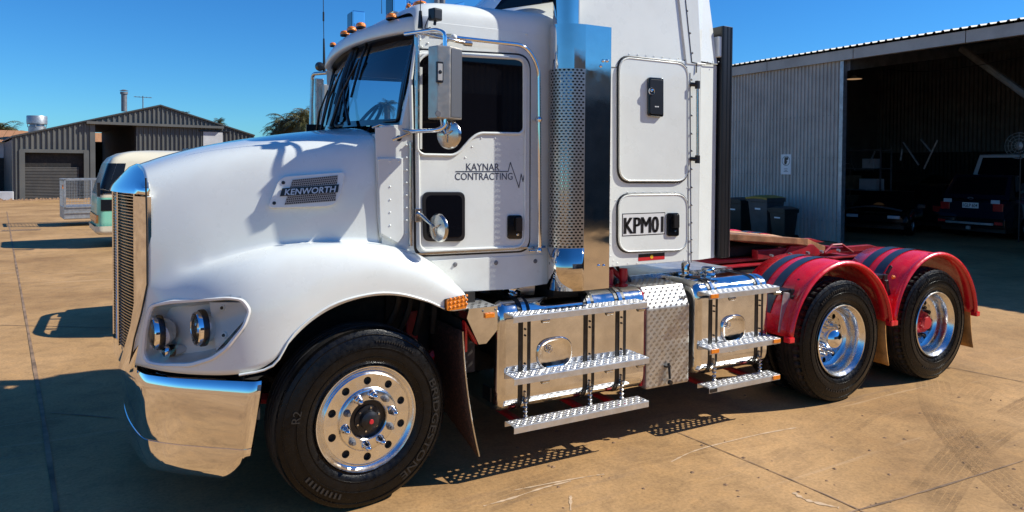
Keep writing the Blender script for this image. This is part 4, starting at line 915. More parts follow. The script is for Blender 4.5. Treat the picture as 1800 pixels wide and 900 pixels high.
# deck plate behind the cab
zd = 1.105
mb = MB(); mb.box((1.95,.50,zd-.012),(3.22,2.0,zd)); mb.build('deck_plate', M['alu'], T)
M['edge'] = M['satin']
MB().box((1.95,.485,zd-.035),(3.24,.50,zd+.002)).build('deck_edge', M['satin'], T); MB().box((3.0,.76,1.04),(3.30,.80,1.09)).build('deck_support', M['red'], T, bevel=.006)
MB().box((1.62,.56,1.02),(3.3,.60,1.075)).build('tank_rail', M['redchassis'], T)
for i,(x_,m_) in enumerate(((1.70,'redchassis'),(1.78,'dark'),(1.86,'satin'),(1.95,'dark'),(2.02,'redchassis'),(2.08,'black'))):
    mb = MB(); mb.tube(smooth_path([(x_,.45,1.0),(x_+.03,.42,1.09),(x_-.02,.5,1.17),(x_+.05,.6,1.22)],5), .014 if i % 2 else .022, 8); mb.build('air_line', M[m_], T, 60)
for x_ in (1.74,1.92,2.05): mb = MB(); mb.lathe([(0,-.05),(.03,-.045),(.035,.0),(.03,.05),(0,.055)],14,c=(x_,.42,1.13),ax='z'); mb.build('air_valve', M['redchassis'] if x_>1.8 else M['satin'], T, 50)

# ---------------- cab shell and sleeper
def side_poly(img, Y): return [xz(px, py, Y) for px, py in img]
def plate(name, pts, Y, th, m, par, bevel=.003, r=None, seg=2, smooth=None):      # XZ polygon standing proud of plane Y by th
    if r is not None: pts = rnd(pts, r, 6)
    return MB().prism(pts, Y, Y-th).build(name, m, par, smooth, bevel=bevel, seg=seg)
def rivets(name, pts, Y, par, r=.0065, m='white'):
    mb = MB()
    for x, z in pts: mb.lathe([(0,-r*.75),(r*.6,-r*.55),(r,0)], 7, c=(x,Y,z))
    return mb.build(name, M[m], par, 180, recalc=False, kind='stuff')
def line(a, b, n): return [(a[0]+(b[0]-a[0])*i/(n-1), a[1]+(b[1]-a[1])*i/(n-1)) for i in range(n)]
# cab side sheet: a single profile from the cowl to the rear of the cab (cut out for the windscreen)
cw = [(.125,1.45),(.125,2.165),(.245,2.175),(.385,2.80),(1.30,2.80),(1.30,1.155),(.64,1.15),(.45,1.32)]
cab = MB(); cab.prism(cw, YS, YS+.05); cabo = cab.build('cab_shell', M['white2'], T, bevel=.004); cab = MB()
fy0, fy1 = 2.5-YS-.05, 2.5-YS                # far side, with its window opening
for pp in ([(.125,1.45),(.125,2.165),(.245,2.175),(.265,2.27),(1.30,2.27),(1.30,1.155),(.64,1.15),(.45,1.32)],[(.265,2.27),(.385,2.80),(.50,2.80),(.42,2.27)],[(.50,2.70),(.50,2.80),(1.30,2.80),(1.30,2.70)],[(1.0,2.27),(1.0,2.70),(1.30,2.70),(1.30,2.27)]): cab.prism(pp, fy0, fy1)
cab.build('far_cab_side', M['white2'], cabo, bevel=.004)
lin = MB()
for x0_, x1_, z0_, z1_ in ((.14,1.28,1.5,2.27),(.39,.50,2.27,2.78),(1.0,1.28,2.27,2.78),(.5,1.0,2.70,2.78)): lin.box((x0_,fy0-.02,z0_),(x1_,fy0-.008,z1_))
lin.build('door_shade_lining', M['black'], cabo, kind='stuff'); MB().box((.44,YS+.06,2.74),(1.27,2.5-YS-.06,2.77)).build('head_shade_lining', M['black'], cabo)  # black sheets added so the cab interior looks shaded
MB().box((.112,YS+.02,1.45),(.135,.62,2.12)).build('cowl_side', M['white2'], cabo)
MB().box((.13,YS+.05,1.16),(1.3,2.5-YS-.05,1.2)).build('cab_floor', M['dark'], cabo)
MB().box((1.24,YS+.05,1.2),(1.29,2.5-YS-.05,2.2)).build('bulkhead', M['black'], cabo)
# roof loft : sections along x
def rsec(x, z0, w0=YS, crown=.0):
    s = [(w0, z0-.18),(w0, z0-.04),(w0+.008, z0+.035),(w0+.055, z0+.088),(w0+.16, z0+.102),(w0+.45, z0+.112),(1.25, z0+.12+crown)]
    s = s + [(2.5-y, z) for y, z in s[-2::-1]]
    return [(x, y, z) for y, z in s]
rows = []
for x, z in ((.325,2.765),(.345,2.80),(.39,2.83),(.50,2.85),(.80,2.855),(1.05,2.86),(1.32,2.87)): rows.append(rsec(x, z))
roof = MB().grid(rows).build('cab_roof', M['white2'], T); 
for p in roof.data.polygons: p.use_smooth = True
roof.modifiers.new('s','SUBSURF').levels = 2; roof.modifiers['s'].render_levels = 2
# visor over the windscreen
vp = [(.40,.205),(.345,.24),(.285,.33),(.245,.55),(.205,.90),(.19,1.25)]
vpl = [Vector((a,b,0)) for a,b in vp]; vpl = smooth_path(vpl,4); hv = [(p.x,p.y) for p in vpl]; fv = hv+[(x,2.5-y) for x,y in hv[-2::-1]]
def vz(y): e = abs(y-1.25)/1.04; return 2.80 - .035*e*e
mb = MB(); rr_ = []
for dz, dx in ((.0,.055),(-.012,.02),(-.006,.0),(.0,-.004),(.05,.005),(.088,.025),(.098,.06),(.105,.20)):
    rr_.append([(x+dx*(1 if abs(y-1.25)<.98 else .5), y, vz(y)-.03+dz) for x,y in fv])
vo_ = mb.grid(rr_).build('sun_visor', M['white2'], T, 50)
mb = MB(); mb.grid([[(x+.05,y,vz(y)-.034) for x,y in fv],[(x+.19,y,vz(y)-.03) for x,y in fv]]); mb.build('visor_underside', M['black'], vo_)
# windscreen: two curved panes with black rubber
wb = [(.262,.285),(.245,.36),(.185,.60),(.135,.90),(.115,1.245)]; wt = [(.395,.285),(.385,.36),(.345,.60),(.31,.90),(.295,1.245)]
zb_, ztp = 2.175, 2.80
def wsp(u, v):       # u 0..1 near->centre, v 0..1 bottom->top
    k = u*4; i = min(int(k), 3); f_ = k-i; a = Vector(wb[i])*(1-f_)+Vector(wb[i+1])*f_; b = Vector(wt[i])*(1-f_)+Vector(wt[i+1])*f_
    q = a*(1-v)+b*v; return Vector((q.x - .02*math.sin(PI*v), q.y, zb_+.02*u + (ztp-zb_)*v))
for s in (0,1):
    F_ = (lambda p: Vector((p.x, 2.5-p.y, p.z))) if s else (lambda p: p)
    g_ = MB().grid([[F_(wsp(.10+.89*i/12, j/8)) for i in range(13)] for j in range(9)]).build('windscreen', M['screen'], T, 180)
    mb = MB(); cor = [(.06,.03),(.06,.93),(.985,.97),(.985,.0)]
    loop = rnd([(.075,.04),(.075,.95),(.975,.95),(.975,.02)], [.09,.05,.03,.03], 5); mb.tube([F_(wsp(u,v))+Vector((-.006,0,0)) for u,v in loop], .012, 8, closed=True); mb.build('windscreen_seal', M['black'], g_, 60)
    # broad black border printed round the glass
    mb = MB(); A = [(.0,0),(.0,.5),(.0,1.0)]
    mb.grid([[F_(wsp(u, j/10))+Vector((-.004,0,0)) for j in range(11)] for u in (.015,.08,.175)]); mb.grid([[F_(wsp(.06+.93*i/12, v))+Vector((-.004,0,0)) for i in range(13)] for v in (.0,.06)]); mb.build('glass_border', M['gloss'], g_, 60)
    # wipers
    for (u0,v0,u1,v1) in (((.97,.02,.80,.74) if s == 0 else (.80,.02,.97,.70)), ((.70,.02,.93,.55) if s == 0 else (.55,.0,.70,.50))):
        mb = MB(); a = F_(wsp(u0,v0))+Vector((-.04,0,.0)); b = F_(wsp(u1,v1))+Vector((-.035,0,0)); mb.tube([a,a*.5+b*.5+Vector((-.02,0,0)),b], [.012,.009,.006], 6)
        c1 = F_(wsp(u1-.01,v1-.42))+Vector((-.018,0,0)); c2 = F_(wsp(u1+.01,min(v1+.20,.95)))+Vector((-.018,0,0)); mb.tube([c1,b+Vector((.016,0,0)),c2], .009, 6); mb.build('wiper', M['black'], T)
MB().tube([wsp(1,0)+Vector((-.012,0,0)), wsp(1,.5)+Vector((-.014,0,0)), wsp(1,1)+Vector((-.012,0,0))], .019, 8).build('centre_pillar', M['black'], T, 60)
# inside the cab: seats, dash, steering wheel
MB().box((.15,.35,2.02),(.55,2.15,2.14)).build('dashboard', M['black'], T, bevel=.04)
for y in (.45,1.5): mb = MB(); mb.box((.85,y,1.4),(.98,y+.5,2.42)); mb.build('seat_back', M['black'], T, bevel=.05)
mb = MB(); c = Vector((.50,1.80,2.24)); q = Matrix.Rotation(R(-55),4,'Y')
mb.tube([c + q @ Vector((.22*math.cos(2*PI*i/28), .22*math.sin(2*PI*i/28), 0)) for i in range(28)], .014, 8, closed=True); mb.tube([c+q@Vector((-.2,0,0)), c+q@Vector((.2,0,0))], .012, 6); mb.build('steering_wheel', M['black'], T, 60)
MB().box((.45,.3,2.70),(1.2,2.2,2.76)).build('overhead_lining', mat('grey_lining',(.08,.08,.08),.7), T)
# A pillar piping and gutter
mb = MB(); mb.tube([xz3 for xz3 in [at(724,232,YS-.02), at(722,140,YS-.02), at(733,66,YS-.02)]], .011, 8); mb.build('pillar_trim', M['white2'], cabo, 60)
# cowl panel in front of the door
cwl = [(660,232),(716,232),(720,250),(721,432),(712,430),(666,421)]
plate('cowl_panel', side_poly([(659,224),(690,222),(718,240),(721,250),(722,435),(706,433),(667,416),(663,380)], YS), YS, .004, M['white2'], cabo, bevel=.002)
cp = plate('cowl_cover', side_poly([(662,278),(707,278),(708,416),(697,427),(667,410)], YS), YS-.004, .012, M['white2'], cabo, bevel=.005)
rivets('rivets', [xz(684,py,YS) for py in (283,306,328,351,373,396,418)]+[xz(664,281,YS),xz(699,283,YS)]+[xz(713,py,YS) for py in range(255,430,22)], YS-.016, cabo)
mb = MB(); a = at(701,243,YS-.004); mb.lathe([(0,-.002),(.010,-.002),(.016,-.006),(.018,0)],14,c=a); mb.build('grommet', M['black'], cabo)
# door
dpts = side_poly([(727,88),(930,98),(929,440),(742,448),(731,438)], YS)
dpts = rnd(dpts, [.06,.11,.09,.08,.05], 7)
MB().prism([(p[0]+(.012 if p[0] < .7 else -.012)*-1, p[1]+(.012 if p[1] > 2 else -.012)) for p in dpts], YS+.001, YS-.002).build('door_gap', M['black'], cabo)
door = MB().prism(dpts, YS, YS-.014).build('door', M['white2'], T, bevel=.006)
YD = YS-.014
mb = MB(); loop = [(x,z) for x,z in rnd(side_poly([(733,94),(924,104),(922,434),(745,441),(737,432)], YD), [.05,.09,.075,.06,.05], 7)]
mb.tube([(x, YD-.002, z) for x, z in loop], .009, 8, closed=True); mb.build('door_frame_bead', M['white2'], door, 60)
win = side_poly([(733,108),(751,93),(915,103),(920,112),(920,228),(914,235),(842,234),(828,243),(806,268),(796,273),(742,272),(733,264)], YD)
win = rnd(win, [.05,.05,.045,.03,.04,.03,.05,.05,.05,.04,.05,.04], 5)
wn = MB().prism(win, YD-.001, YD-.005).build('door_window', M['glassblk'], door)
mb = MB(); mb.tube([(x, YD-.005, z) for x, z in win], .009, 8, closed=True); mb.build('window_frame', M['white2'], wn, 60)
mb = MB(); a = at(738,118,YD-.006); b = at(737,262,YD-.006); mb.box((a.x-.0,YD-.012,b.z),(a.x+.014,YD-.004,a.z)); mb.build('quarter_bar', M['white2'], wn)
rivets('rivets', [xz(px,255 if px < 800 else 243,YD) for px in (745,771,797)]+[xz(px,243,YD) for px in (846,870,894,917)]+[xz(830,258,YD),xz(818,277,YD)], YD, door, .006)
vis = side_poly([(741,337),(816,337),(816,424),(743,424)], YD); vis = rnd(vis, .045, 6)
vw = MB().prism(vis, YD-.001, YD-.016).build('lower_window', M['black'], door, bevel=.006)
MB().prism([( sum(p[0] for p in vis)/len(vis)+(x-sum(p[0] for p in vis)/len(vis))*.84, sum(p[1] for p in vis)/len(vis)+(z-sum(p[1] for p in vis)/len(vis))*.86) for x,z in vis], YD-.015, YD-.018).build('pane', M['glassblk'], vw)
hd = rnd(side_poly([(891,378),(917,378),(917,420),(891,420)], YD), .02, 4)
ho = MB().prism(hd, YD-.001, YD-.010).build('door_handle', M['gloss'], door, bevel=.004)
MB().prism(rnd(side_poly([(904,382),(915,382),(915,406),(904,406)], YD), .008, 3), YD-.010, YD-.028).build('handle_paddle', M['black'], ho, bevel=.004)
mb = MB(); c = at(909,412,YD); mb.lathe([(0,-.013),(.008,-.013),(.010,-.009)],12,c=(c.x,YD,c.z)); mb.build('lock', M['chrome'], ho)
# hinge post and pipe by the door's front edge
mb = MB(); a = at(722,250,YS-.015); b = at(722,432,YS-.015); mb.tube([a,b], .011, 10); mb.build('door_hinge', M['satin'], T, 60)
rivets('rivets', [xz(934,py,YS) for py in range(215,430,19)], YS, cabo, .006)
rivets('rivets', [xz(px,py,YS) for px,py in ((738,70),(752,76),(741,82),(925,60))], YS-.001, cabo, .008)
# door lettering
c0, c1 = xz(820,294,YD), xz(878,294,YD); sidetext('door_lettering', 'KAYNAR', c1[0]-c0[0], .044, 849, 293.5, YD-.0005, M['ink2'], door, .001)
c0, c1 = xz(801,309,YD), xz(902,309,YD); sidetext('door_lettering', 'CONTRACTING', c1[0]-c0[0], .044, 851.5, 310, YD-.0005, M['ink2'], door, .001)
def stroke(name, img, wd, Y, m, par):
    P_ = [Vector(xz(px,py,Y)) for px,py in img]; mb = MB()
    for a, b in zip(P_, P_[1:]):
        d = (b-a).normalized(); n_ = Vector((-d.y,d.x))*wd/2; a_ = a-d*wd*.4; b_ = b+d*wd*.4
        mb.add([(q.x, Y-.0015, q.y) for q in (a_+n_, b_+n_, b_-n_, a_-n_)], [(0,1,2,3)])
    return mb.build(name, m, par, recalc=False)
stroke('pulse_line', [(801,301.5),(893,301.5),(897,285.5),(912,329.5),(916,306),(919,319),(921,308)], .0055, YD, M['ink2'], door)
# cab skirt
sk = plate('cab_skirt', side_poly([(757,458),(954,447),(954,500),(900,508),(815,513),(800,500)], YS-.002), YS+.01, .014, M['white2'], cabo, bevel=.003)
MB().box((.34,YS-.02,1.40),(1.235,YS+.002,1.412)).build('sill_trim', M['satin'], cabo)
for px, py in ((800,465),(872,462),(941,459)): mb = MB(); c = at(px,py,YS-.004); mb.lathe([(0,-.010),(.008,-.010),(.009,-.004),(.014,-.003),(.015,0)],12,c=(c.x,YS-.004,c.z)); mb.build('skirt_bolt', M['steel'], cabo, 40)
# cab to sleeper seam post (recessed grey panel)
MB().box((1.30,YS+.10,1.2),(1.66,YS+.12,2.8)).build('gap_panel', M['white2'], cabo); MB().box((1.30,YS+.09,1.16),(1.315,2.5-YS-.09,2.8)).build('cab_rear_wall', M['white2'], cabo)
for py in (118,445):
    c = at(964,py,YS+.08); mb = MB(); mb.box((c.x-.02,YS+.03,c.z-.07),(c.x+.015,YS+.10,c.z+.07)); mb.build('gap_bracket', M['black'], cabo, bevel=.01)
# grab rail round the door
gr = corner_path([at(798,66,.15), at(925,80,.15), at(947,118,.15), at(949,440,.15)], .16, 8)
mb = MB(); mb.tube(gr, .0135, 12); go = mb.build('grab_rail', M['chrome'], T, 60)
for px, py in ((797,66),(947,210),(947,440)):
    c = at(px,py,.15); mb = MB(); mb.lathe([(0,-.030),(.014,-.026),(.020,-.015),(.020,.015),(.012,.02),(.010,.07)],14,c=(c.x,.155,c.z)); mb.build('rail_bracket', M['chrome'] if py != 66 else M['white2'], go, 60)
c = at(934,441,.2); mb = MB(); mb.tube([at(949,441,.15), at(930,441,.2)], .008, 8); mb.build('rail_foot', M['satin'], go)
# ---------------- mirrors
M['mirrorbox'] = mat('tan_reflection_stainless', (.50,.45,.38), .38, .75, rvar=.08, vscale=10, var=.15)  # tan of the reflected ground is mixed into the metal colour
def mirror_set():
    Ym = .01
    root = MB(); arm = corner_path([at(733,62,YS-.02), at(752,52,.05), at(783,62,Ym-.02), at(786,110,Ym-.02), at(785,196,Ym-.02), at(760,228,.06), at(727,229,YS-.03)], .09, 7)
    # main U shaped tube
    arm = corner_path([at(712,60,YS-.0), at(768,52,.02), at(782,58,Ym-.03), at(783.5,222,Ym-.03), at(768,229,.0), at(722,231,YS-.03)], .07, 8)
    root.tube(arm, .0125, 12)
    ro = root.build('mirror_arm', M['chrome'], T, 60)
    mb = MB(); mb.tube([at(733,62,YS-.02), at(733,228,YS-.02)], .017, 12); mb.build('mirror_post', M['satin'], ro, 60)
    mb = MB(); mb.tube([at(738,58,.17), at(780,67,.03), at(820,76,.10)], .011, 10); mb.lathe([(0,-.03),(.018,-.025),(.018,.025),(0,.03)],12,c=at(822,76,.10),ax='x'); mb.build('stay_tube', M['satin'], ro, 60)
    mb = MB(); mb.tube([at(655,224,.34), at(668,219,.30), at(727,232,YS-.03), at(690,246,YS)], .009, 8); mb.build('lower_stay', M['satin'], ro, 60)
    # mirror box: polished back towards the front, grey side towards the rear
    p0 = at(757,80,Ym); p1 = at(786,84,Ym); zt = at(770,82,Ym).z; zb = at(770,209,Ym).z
    plan = [(p0.x+.0,-.015),(p0.x+.03,-.085),(p0.x+.075,-.115),(p0.x+.10,-.115),(p0.x+.115,-.10),(p0.x+.135,.07),(p0.x+.02,.055)]
    plan = [(p0.x-.005, Ym+.02),(p0.x+.02,Ym-.05),(p0.x+.095,Ym-.06),(p0.x+.195,Ym-.005),(p0.x+.18,Ym+.08),(p0.x+.02,Ym+.08)]
    bx = MB().prism(plan, zb, zt, 'z').build('mirror', M['mirrorbox'], T, bevel=.006)
    mb = MB(); a = Vector((p0.x+.102,Ym-.056,0)); b = Vector((p0.x+.190,Ym-.008,0)); nn = Vector((.48,-.87,0)).normalized()
    mb.add([Vector((a.x,a.y,zb+.012))+nn*.003, Vector((b.x,b.y,zb+.012))+nn*.003, Vector((b.x,b.y,zt-.012))+nn*.003, Vector((a.x,a.y,zt-.012))+nn*.003], [(0,1,2,3)]); mb.build('mirror_glass', mat('mirror_shell_grey',(.13,.135,.15),.35,.3), bx, recalc=False)
    Yf = Ym-.060
    a = at(766,108,Yf); b = at(778,146,Yf)
    fr = MB().prism(rnd([(a.x,a.z),(b.x,a.z),(b.x,b.z),(a.x,b.z)], .006, 3), Yf+.002, Yf-.012).build('marker_frame', M['black'], bx, bevel=.002)
    MB().prism([(a.x+.007,a.z-.012),(b.x-.007,a.z-.012),(b.x-.007,b.z+.012),(a.x+.007,b.z+.012)], Yf-.010, Yf-.016).build('marker_lens', mat('clear_marker_lens',(.45,.45,.44),.2,coat=.5), bx, bevel=.002)
    mb = MB(); c = at(772,127,Yf); mb.lathe([(0,-.019),(.009,-.018),(.012,-.015)],14,c=(c.x,Yf,c.z)); mb.build('marker_bulb', M['black'], bx)
    mb = MB(); c = at(770,200,Yf); mb.lathe([(0,-.004),(.016,-.004),(.018,0)],20,c=(c.x,Yf,c.z)); mb.build('maker_badge', M['steel'], bx)
    # round spot mirror below
    def disc(c, r, nrm, parent, nm='round_mirror'):
        nrm = Vector(nrm).normalized(); m4 = Matrix.Translation(c) @ nrm.to_track_quat('Z','Y').to_matrix().to_4x4()
        mb = MB(); mb.lathe([(0,-.012),(r*.5,-.008),(r*.9,.0),(r*.97,.008),(r,.012),(r*1.0,.018),(r*.95,.018)], 36, ax='z'); mb.v = [tuple(m4@Vector(v)) for v in mb.v]; o = mb.build(nm, M['satin'], parent, 40)
        mb = MB(); mb.lathe([(0,.020),(r*.6,.018),(r*.94,.0165)], 36, ax='z'); mb.v = [tuple(m4@Vector(v)) for v in mb.v]; mb.build('mirror_disc', M['chrome'], o, 60)
        mb = MB()
        for k in range(3):
            an = 2*PI*k/3+.5; mb.tube([m4@Vector((0,0,-.03)), m4@Vector((r*.55*math.cos(an), r*.55*math.sin(an), -.012))], .004, 6)
        mb.lathe([(0,-.045),(.012,-.04),(.016,-.012)], 14, ax='z') if False else None
        mb.build('mirror_clamp', M['satin'], o); return o
    disc(at(787,237,.0), .083, (1,.62,.02), T)
    mb = MB(); mb.tube([at(775,209,Ym), at(777,222,Ym), at(784,236,.0)], .007, 8); mb.build('mirror_bracket', M['satin'], ro, 60)
    # small mirror lower on the door
    sm = disc(at(768,401,.08), .086, (1,.25,.05), T)
    mb = MB(); p = [at(733,375,YD-.01), at(741,379,YD-.02), at(766,402,.09)]; mb.tube(p, [.016,.014,.008], 8); q = at(734,378,YD); mb.box((q.x-.02,YD-.012,q.z-.04),(q.x+.02,YD,q.z+.04)); mb.build('mirror_stalk', M['satin'], sm, bevel=.003)
mirror_set()
# far side mirror: simple tube loop with box and camera, seen in front of the left sky
ym = 2.62
fa = MB(); fa.tube(corner_path([at(575,128,2.35), at(549,130,ym), at(546,235,ym), at(570,262,2.35)], .06, 6), .016, 10); fo = fa.build('mirror_arm', M['satin'], T, 60)
a = at(553,138,ym); b = at(562,225,ym); MB().box((a.x,ym-.03,b.z),(a.x+.075,ym+.05,a.z)).build('mirror', M['satin'], T, bevel=.008)
a = at(563,150,ym); b = at(573,225,ym); MB().box((a.x,ym-.12,b.z),(a.x+.06,ym-.04,a.z)).build('mirror', M['alu'], T, bevel=.008)
def workcam(p, name='reversing_camera'):
    mb = MB(); mb.lathe([(0,-.035),(.026,-.034),(.030,-.02),(.030,.02),(.024,.03),(0,.032)],18,c=p,ax='x'); o = mb.build(name, M['black'], T, 40)
    mb = MB(); mb.tube([p+Vector((0,0,-.03)), p+Vector((0,0,-.075))], .007, 8); mb.build('camera_stalk', M['black'], o); return o
# camera pod above the near mirror, aerials
p = at(765,26,.10); mb = MB(); mb.box((-.032,-.03,-.035),(.032,.03,.035), Matrix.Translation(p) @ Matrix.Rotation(R(20),4,'Z')); o = mb.build('camera_pod', M['black'], T, bevel=.01, seg=3)
mb = MB(); mb.tube([p+Vector((.0,0,-.03)), at(764,44,.10)], .009, 8); mb.tube(smooth_path([p+Vector((-.03,0,0)), at(752,34,.10), at(747,50,.12), at(757,48,.1)],4), .003, 6); mb.build('pod_bracket', M['black'], o)
def aerial(name, base, top, r0, r1, knob=None, seg=.45):
    mb = MB(); k = Vector(base).lerp(Vector(top), seg); mb.tube([base, k], [r0, r0*.55], 8); mb.tube([k, top], [r1*1.2, r1], 6)
    if knob is not None: q = Vector(base).lerp(Vector(top), knob); mb.tube([q-Vector((0,0,.04)), q+Vector((0,0,.04))], .008, 8)
    return mb.build(name, M['black'], T)
aerial('aerial', at(739,50,.14), at(739,-60,.14), .017, .0022, None, .28)
aerial('aerial', at(570,126,2.6), at(567,-90,2.6), .014, .003, .45, .27)
p = at(562,117,2.6); mb = MB(); mb.lathe([(0,-.05),(.03,-.045),(.042,0),(.03,.045),(0,.05)],16,c=p); mb.build('work_lamp', M['black'], T, 50)
aerial('aerial', at(671,24,1.6), at(670,-80,1.6), .003, .002, None, .3)
# roof lamps: amber markers along the visor
def marker(px, py, Y, s=1):
    c = at(px, py, Y); mb = MB(); mb.lathe([(.072*s,-.006),(.074*s,.008*s),(.060*s,.030*s),(.03*s,.040*s),(0,.042*s)], 20, ax='z'); mb.v = [(c.x+v[0]*.75, c.y+v[1], c.z+v[2]-.012) for v in mb.v]
    o = mb.build('marker_lamp', M['amber'], T, 60); mb = MB(); mb.lathe([(.066*s,-.016),(.066*s,-.002),(.06*s,.0)], 20, ax='z'); mb.v = [(c.x+v[0]*.8, c.y+v[1], c.z+v[2]-.012) for v in mb.v]; mb.build('lamp_base', M['black'], o); return o
marker(688,27,.50,.62); marker(634,43,1.05,.62); marker(618,50,1.30,.62); marker(606,57,1.50,.62); marker(585,76,2.0,.45); 
marker(738,8,.62,.85)
mb = MB(); c = at(738,19,.60); mb.box((c.x-.055,c.y-.03,c.z-.015),(c.x+.055,c.y+.03,c.z+.010)); mb.build('lamp_reflector', M['amber'], T, bevel=.008)
# roof horn and light bar
mb = MB(); mb.tube([at(700,8,.75), at(806,18,.75)], [.022,.016], 12); hb = mb.build('air_horn', M['chrome'], T, 60)
c = at(807,14,.72); mb = MB(); mb.prism([(c.x-.055,c.z-.03),(c.x-.04,c.z+.02),(c.x+.03,c.z+.045),(c.x+.03,c.z-.03)], c.y-.02, c.y+.05); mb.build('horn_bracket', M['chrome'], hb, bevel=.004)
for px, Y, w_ in ((690,.70,.075),(620,1.35,.07)):
    c = at(px, 18 if px > 650 else 48, Y); mb = MB(); mb.box((c.x-.02,c.y-w_,c.z-.03),(c.x+.07,c.y+w_,c.z+.11)); o = mb.build('roof_lamp', M['chrome'], T, bevel=.008); MB().box((c.x-.024,c.y-w_+.012,c.z-.02),(c.x-.018,c.y+w_-.012,c.z+.10)).build('lamp_glass', M['gloss'], o)
mb = MB(); c = at(712,8,.70); mb.lathe([(0,-.04),(.03,-.03),(.035,.0),(.028,.03),(0,.04)],14,c=c); mb.build('horn_base', M['chrome'], hb, 50)
for px in (768,778): mb = MB(); mb.tube([at(px,12,1.5), at(px,-80,1.5)], .022, 10); mb.build('far_intake_pipe', M['steel'], T, 60)
# ---------------- sleeper
SX0, SX1 = 1.66, 2.76
def inset(pts, k):
    cx = sum(p[0] for p in pts)/len(pts); cy = sum(p[1] for p in pts)/len(pts); return [(cx+(x-cx)*k, cy+(y-cy)*k) for x,y in pts]
sl_side = [(SX0,1.235),(SX0,2.86),(1.30,2.86),(1.30,2.95),(1.0,2.955),(1.65,3.5),(1.85,3.85),(2.55,3.95),(2.70,3.3),(2.815,2.7),(2.815,1.235)]
# lower body
slo = MB(); slo.box((SX0,YS,1.235),(2.60,2.5-YS,2.72)); slp = slo.build('sleeper_body', M['white'], T, bevel=.004)
# rear corner piece angled inwards
mb = MB(); mb.add([(2.60,YS+.0,1.235),(2.815,YS+.05,1.235),(2.815,2.5-YS-.05,1.235),(2.60,2.5-YS,1.235),(2.60,YS,2.72),(2.815,YS+.05,2.72),(2.815,2.5-YS-.05,2.72),(2.60,2.5-YS,2.72)], [(3,2,1,0),(4,5,6,7),(0,1,5,4),(1,2,6,5),(2,3,7,6)]); mb.build('sleeper_rear_corner', M['white'], slp, bevel=.003)
# roof fairing loft : station (x, half-width offset, shoulder z, crown z)
st = [(1.02,.06,2.93,2.965),(1.12,.035,2.955,3.05),(1.30,.012,2.985,3.20),(1.50,.002,3.05,3.38),(1.70,.0,3.20,3.58),(1.95,.0,3.45,3.78),(2.25,.002,3.62,3.90),(2.55,.01,3.68,3.93)]
rows = []
for x, dy, zs_, zc in st:
    s = [(YS+dy,2.70 if x > 1.2 else 2.86),(YS+dy,(2.70+zs_)/2 if x > 1.2 else 2.90),(YS+dy+.004,zs_-.10 if zs_ > 2.95 else 2.915),(YS+dy+.03,zs_),(YS+dy+.14,zs_+(zc-zs_)*.55),(.75,zc-.02),(1.25,zc)]
    rows.append([(x,y,z) for y,z in s]+[(x,2.5-y,z) for y,z in s[-2::-1]])
fo_ = MB().grid(rows).build('roof_fairing', M['white'], T)
for p_ in fo_.data.polygons: p_.use_smooth = True
fo_.modifiers.new('s','SUBSURF').levels = 2; fo_.modifiers['s'].render_levels = 2
# rear part of the fairing: flat tapering panel leaning forward to the top
mb = MB()
def rr(x, z, dy): return (x, YS+dy, z)
A = [(2.43,2.72),(2.815,2.72),(2.80,2.95),(2.74,3.25),(2.66,3.6),(2.56,3.93),(2.28,3.93),(2.36,3.3)]
mb.prism([(2.455,2.70),(2.60,2.70),(2.56,3.2),(2.50,3.66),(2.28,3.66),(2.36,3.25)], YS-.006, YS+.03); mb.build('fairing_panel', M['white'], slp, bevel=.002)
mb = MB(); mb.add([(2.60,YS-.002,2.73),(2.815,YS+.045,2.73),(2.70,YS+.08,3.50),(2.53,YS+.0,3.45),(2.60,2.5-YS,2.73),(2.815,2.5-YS-.045,2.73),(2.70,2.5-YS-.08,3.50),(2.53,2.5-YS,3.45)], [(0,1,2,3),(7,6,5,4),(1,5,6,2),(3,2,6,7)]); mb.add([(2.53,YS,3.45),(2.70,YS+.08,3.50),(2.62,YS+.2,3.9),(2.50,YS+.15,3.9),(2.53,2.5-YS,3.45),(2.70,2.5-YS-.08,3.50),(2.62,2.5-YS-.2,3.9),(2.50,2.5-YS-.15,3.9)],[(0,1,2,3),(7,6,5,4),(1,5,6,2),(3,2,6,7)]); mb.build('fairing_rear', M['white'], slp, bevel=.003)
# black roof window at the front of the high roof
mb = MB(); mb.add([at(868,17,.30), at(982,1,.228), at(992,-70,.232), at(935,-70,.40)], [(0,1,2,3)]); o = mb.build('roof_window', M['glassblk'], fo_, recalc=False); o.modifiers.new('t','SOLIDIFY').thickness = .01
# seams
def seam(name, img, Y, wd=.007, m='black', par=None): return stroke(name, img, wd, Y, M[m], par or slp)
mb = MB(); mb.tube([(x, YS-.006, z) for x, z in [xz(1204,0,YS), xz(1215,109,YS), xz(1224,111,YS), xz(1223,128,YS)]], .004, 6); mb.build('panel_seam', M['black'], slp)
mb = MB(); mb.tube([at(1215,110,YS-.004), at(1240,113,YS-.004), at(1268,113,YS+.04)], .0035, 6); mb.tube([at(1074,118,YS-.001), at(1088,118,YS-.001)], .0035, 6); mb.build('panel_seam', M['black'], slp)
mb = MB(); mb.tube([(x, YS-.001, z) for x, z in [xz(1209,128,YS), xz(1210,462,YS)]], .003, 6); mb.tube([(x, YS-.001, z) for x, z in [xz(1213,128,YS), xz(1215,461,YS)]], .003, 6); mb.build('panel_seam', M['steel'], slp)
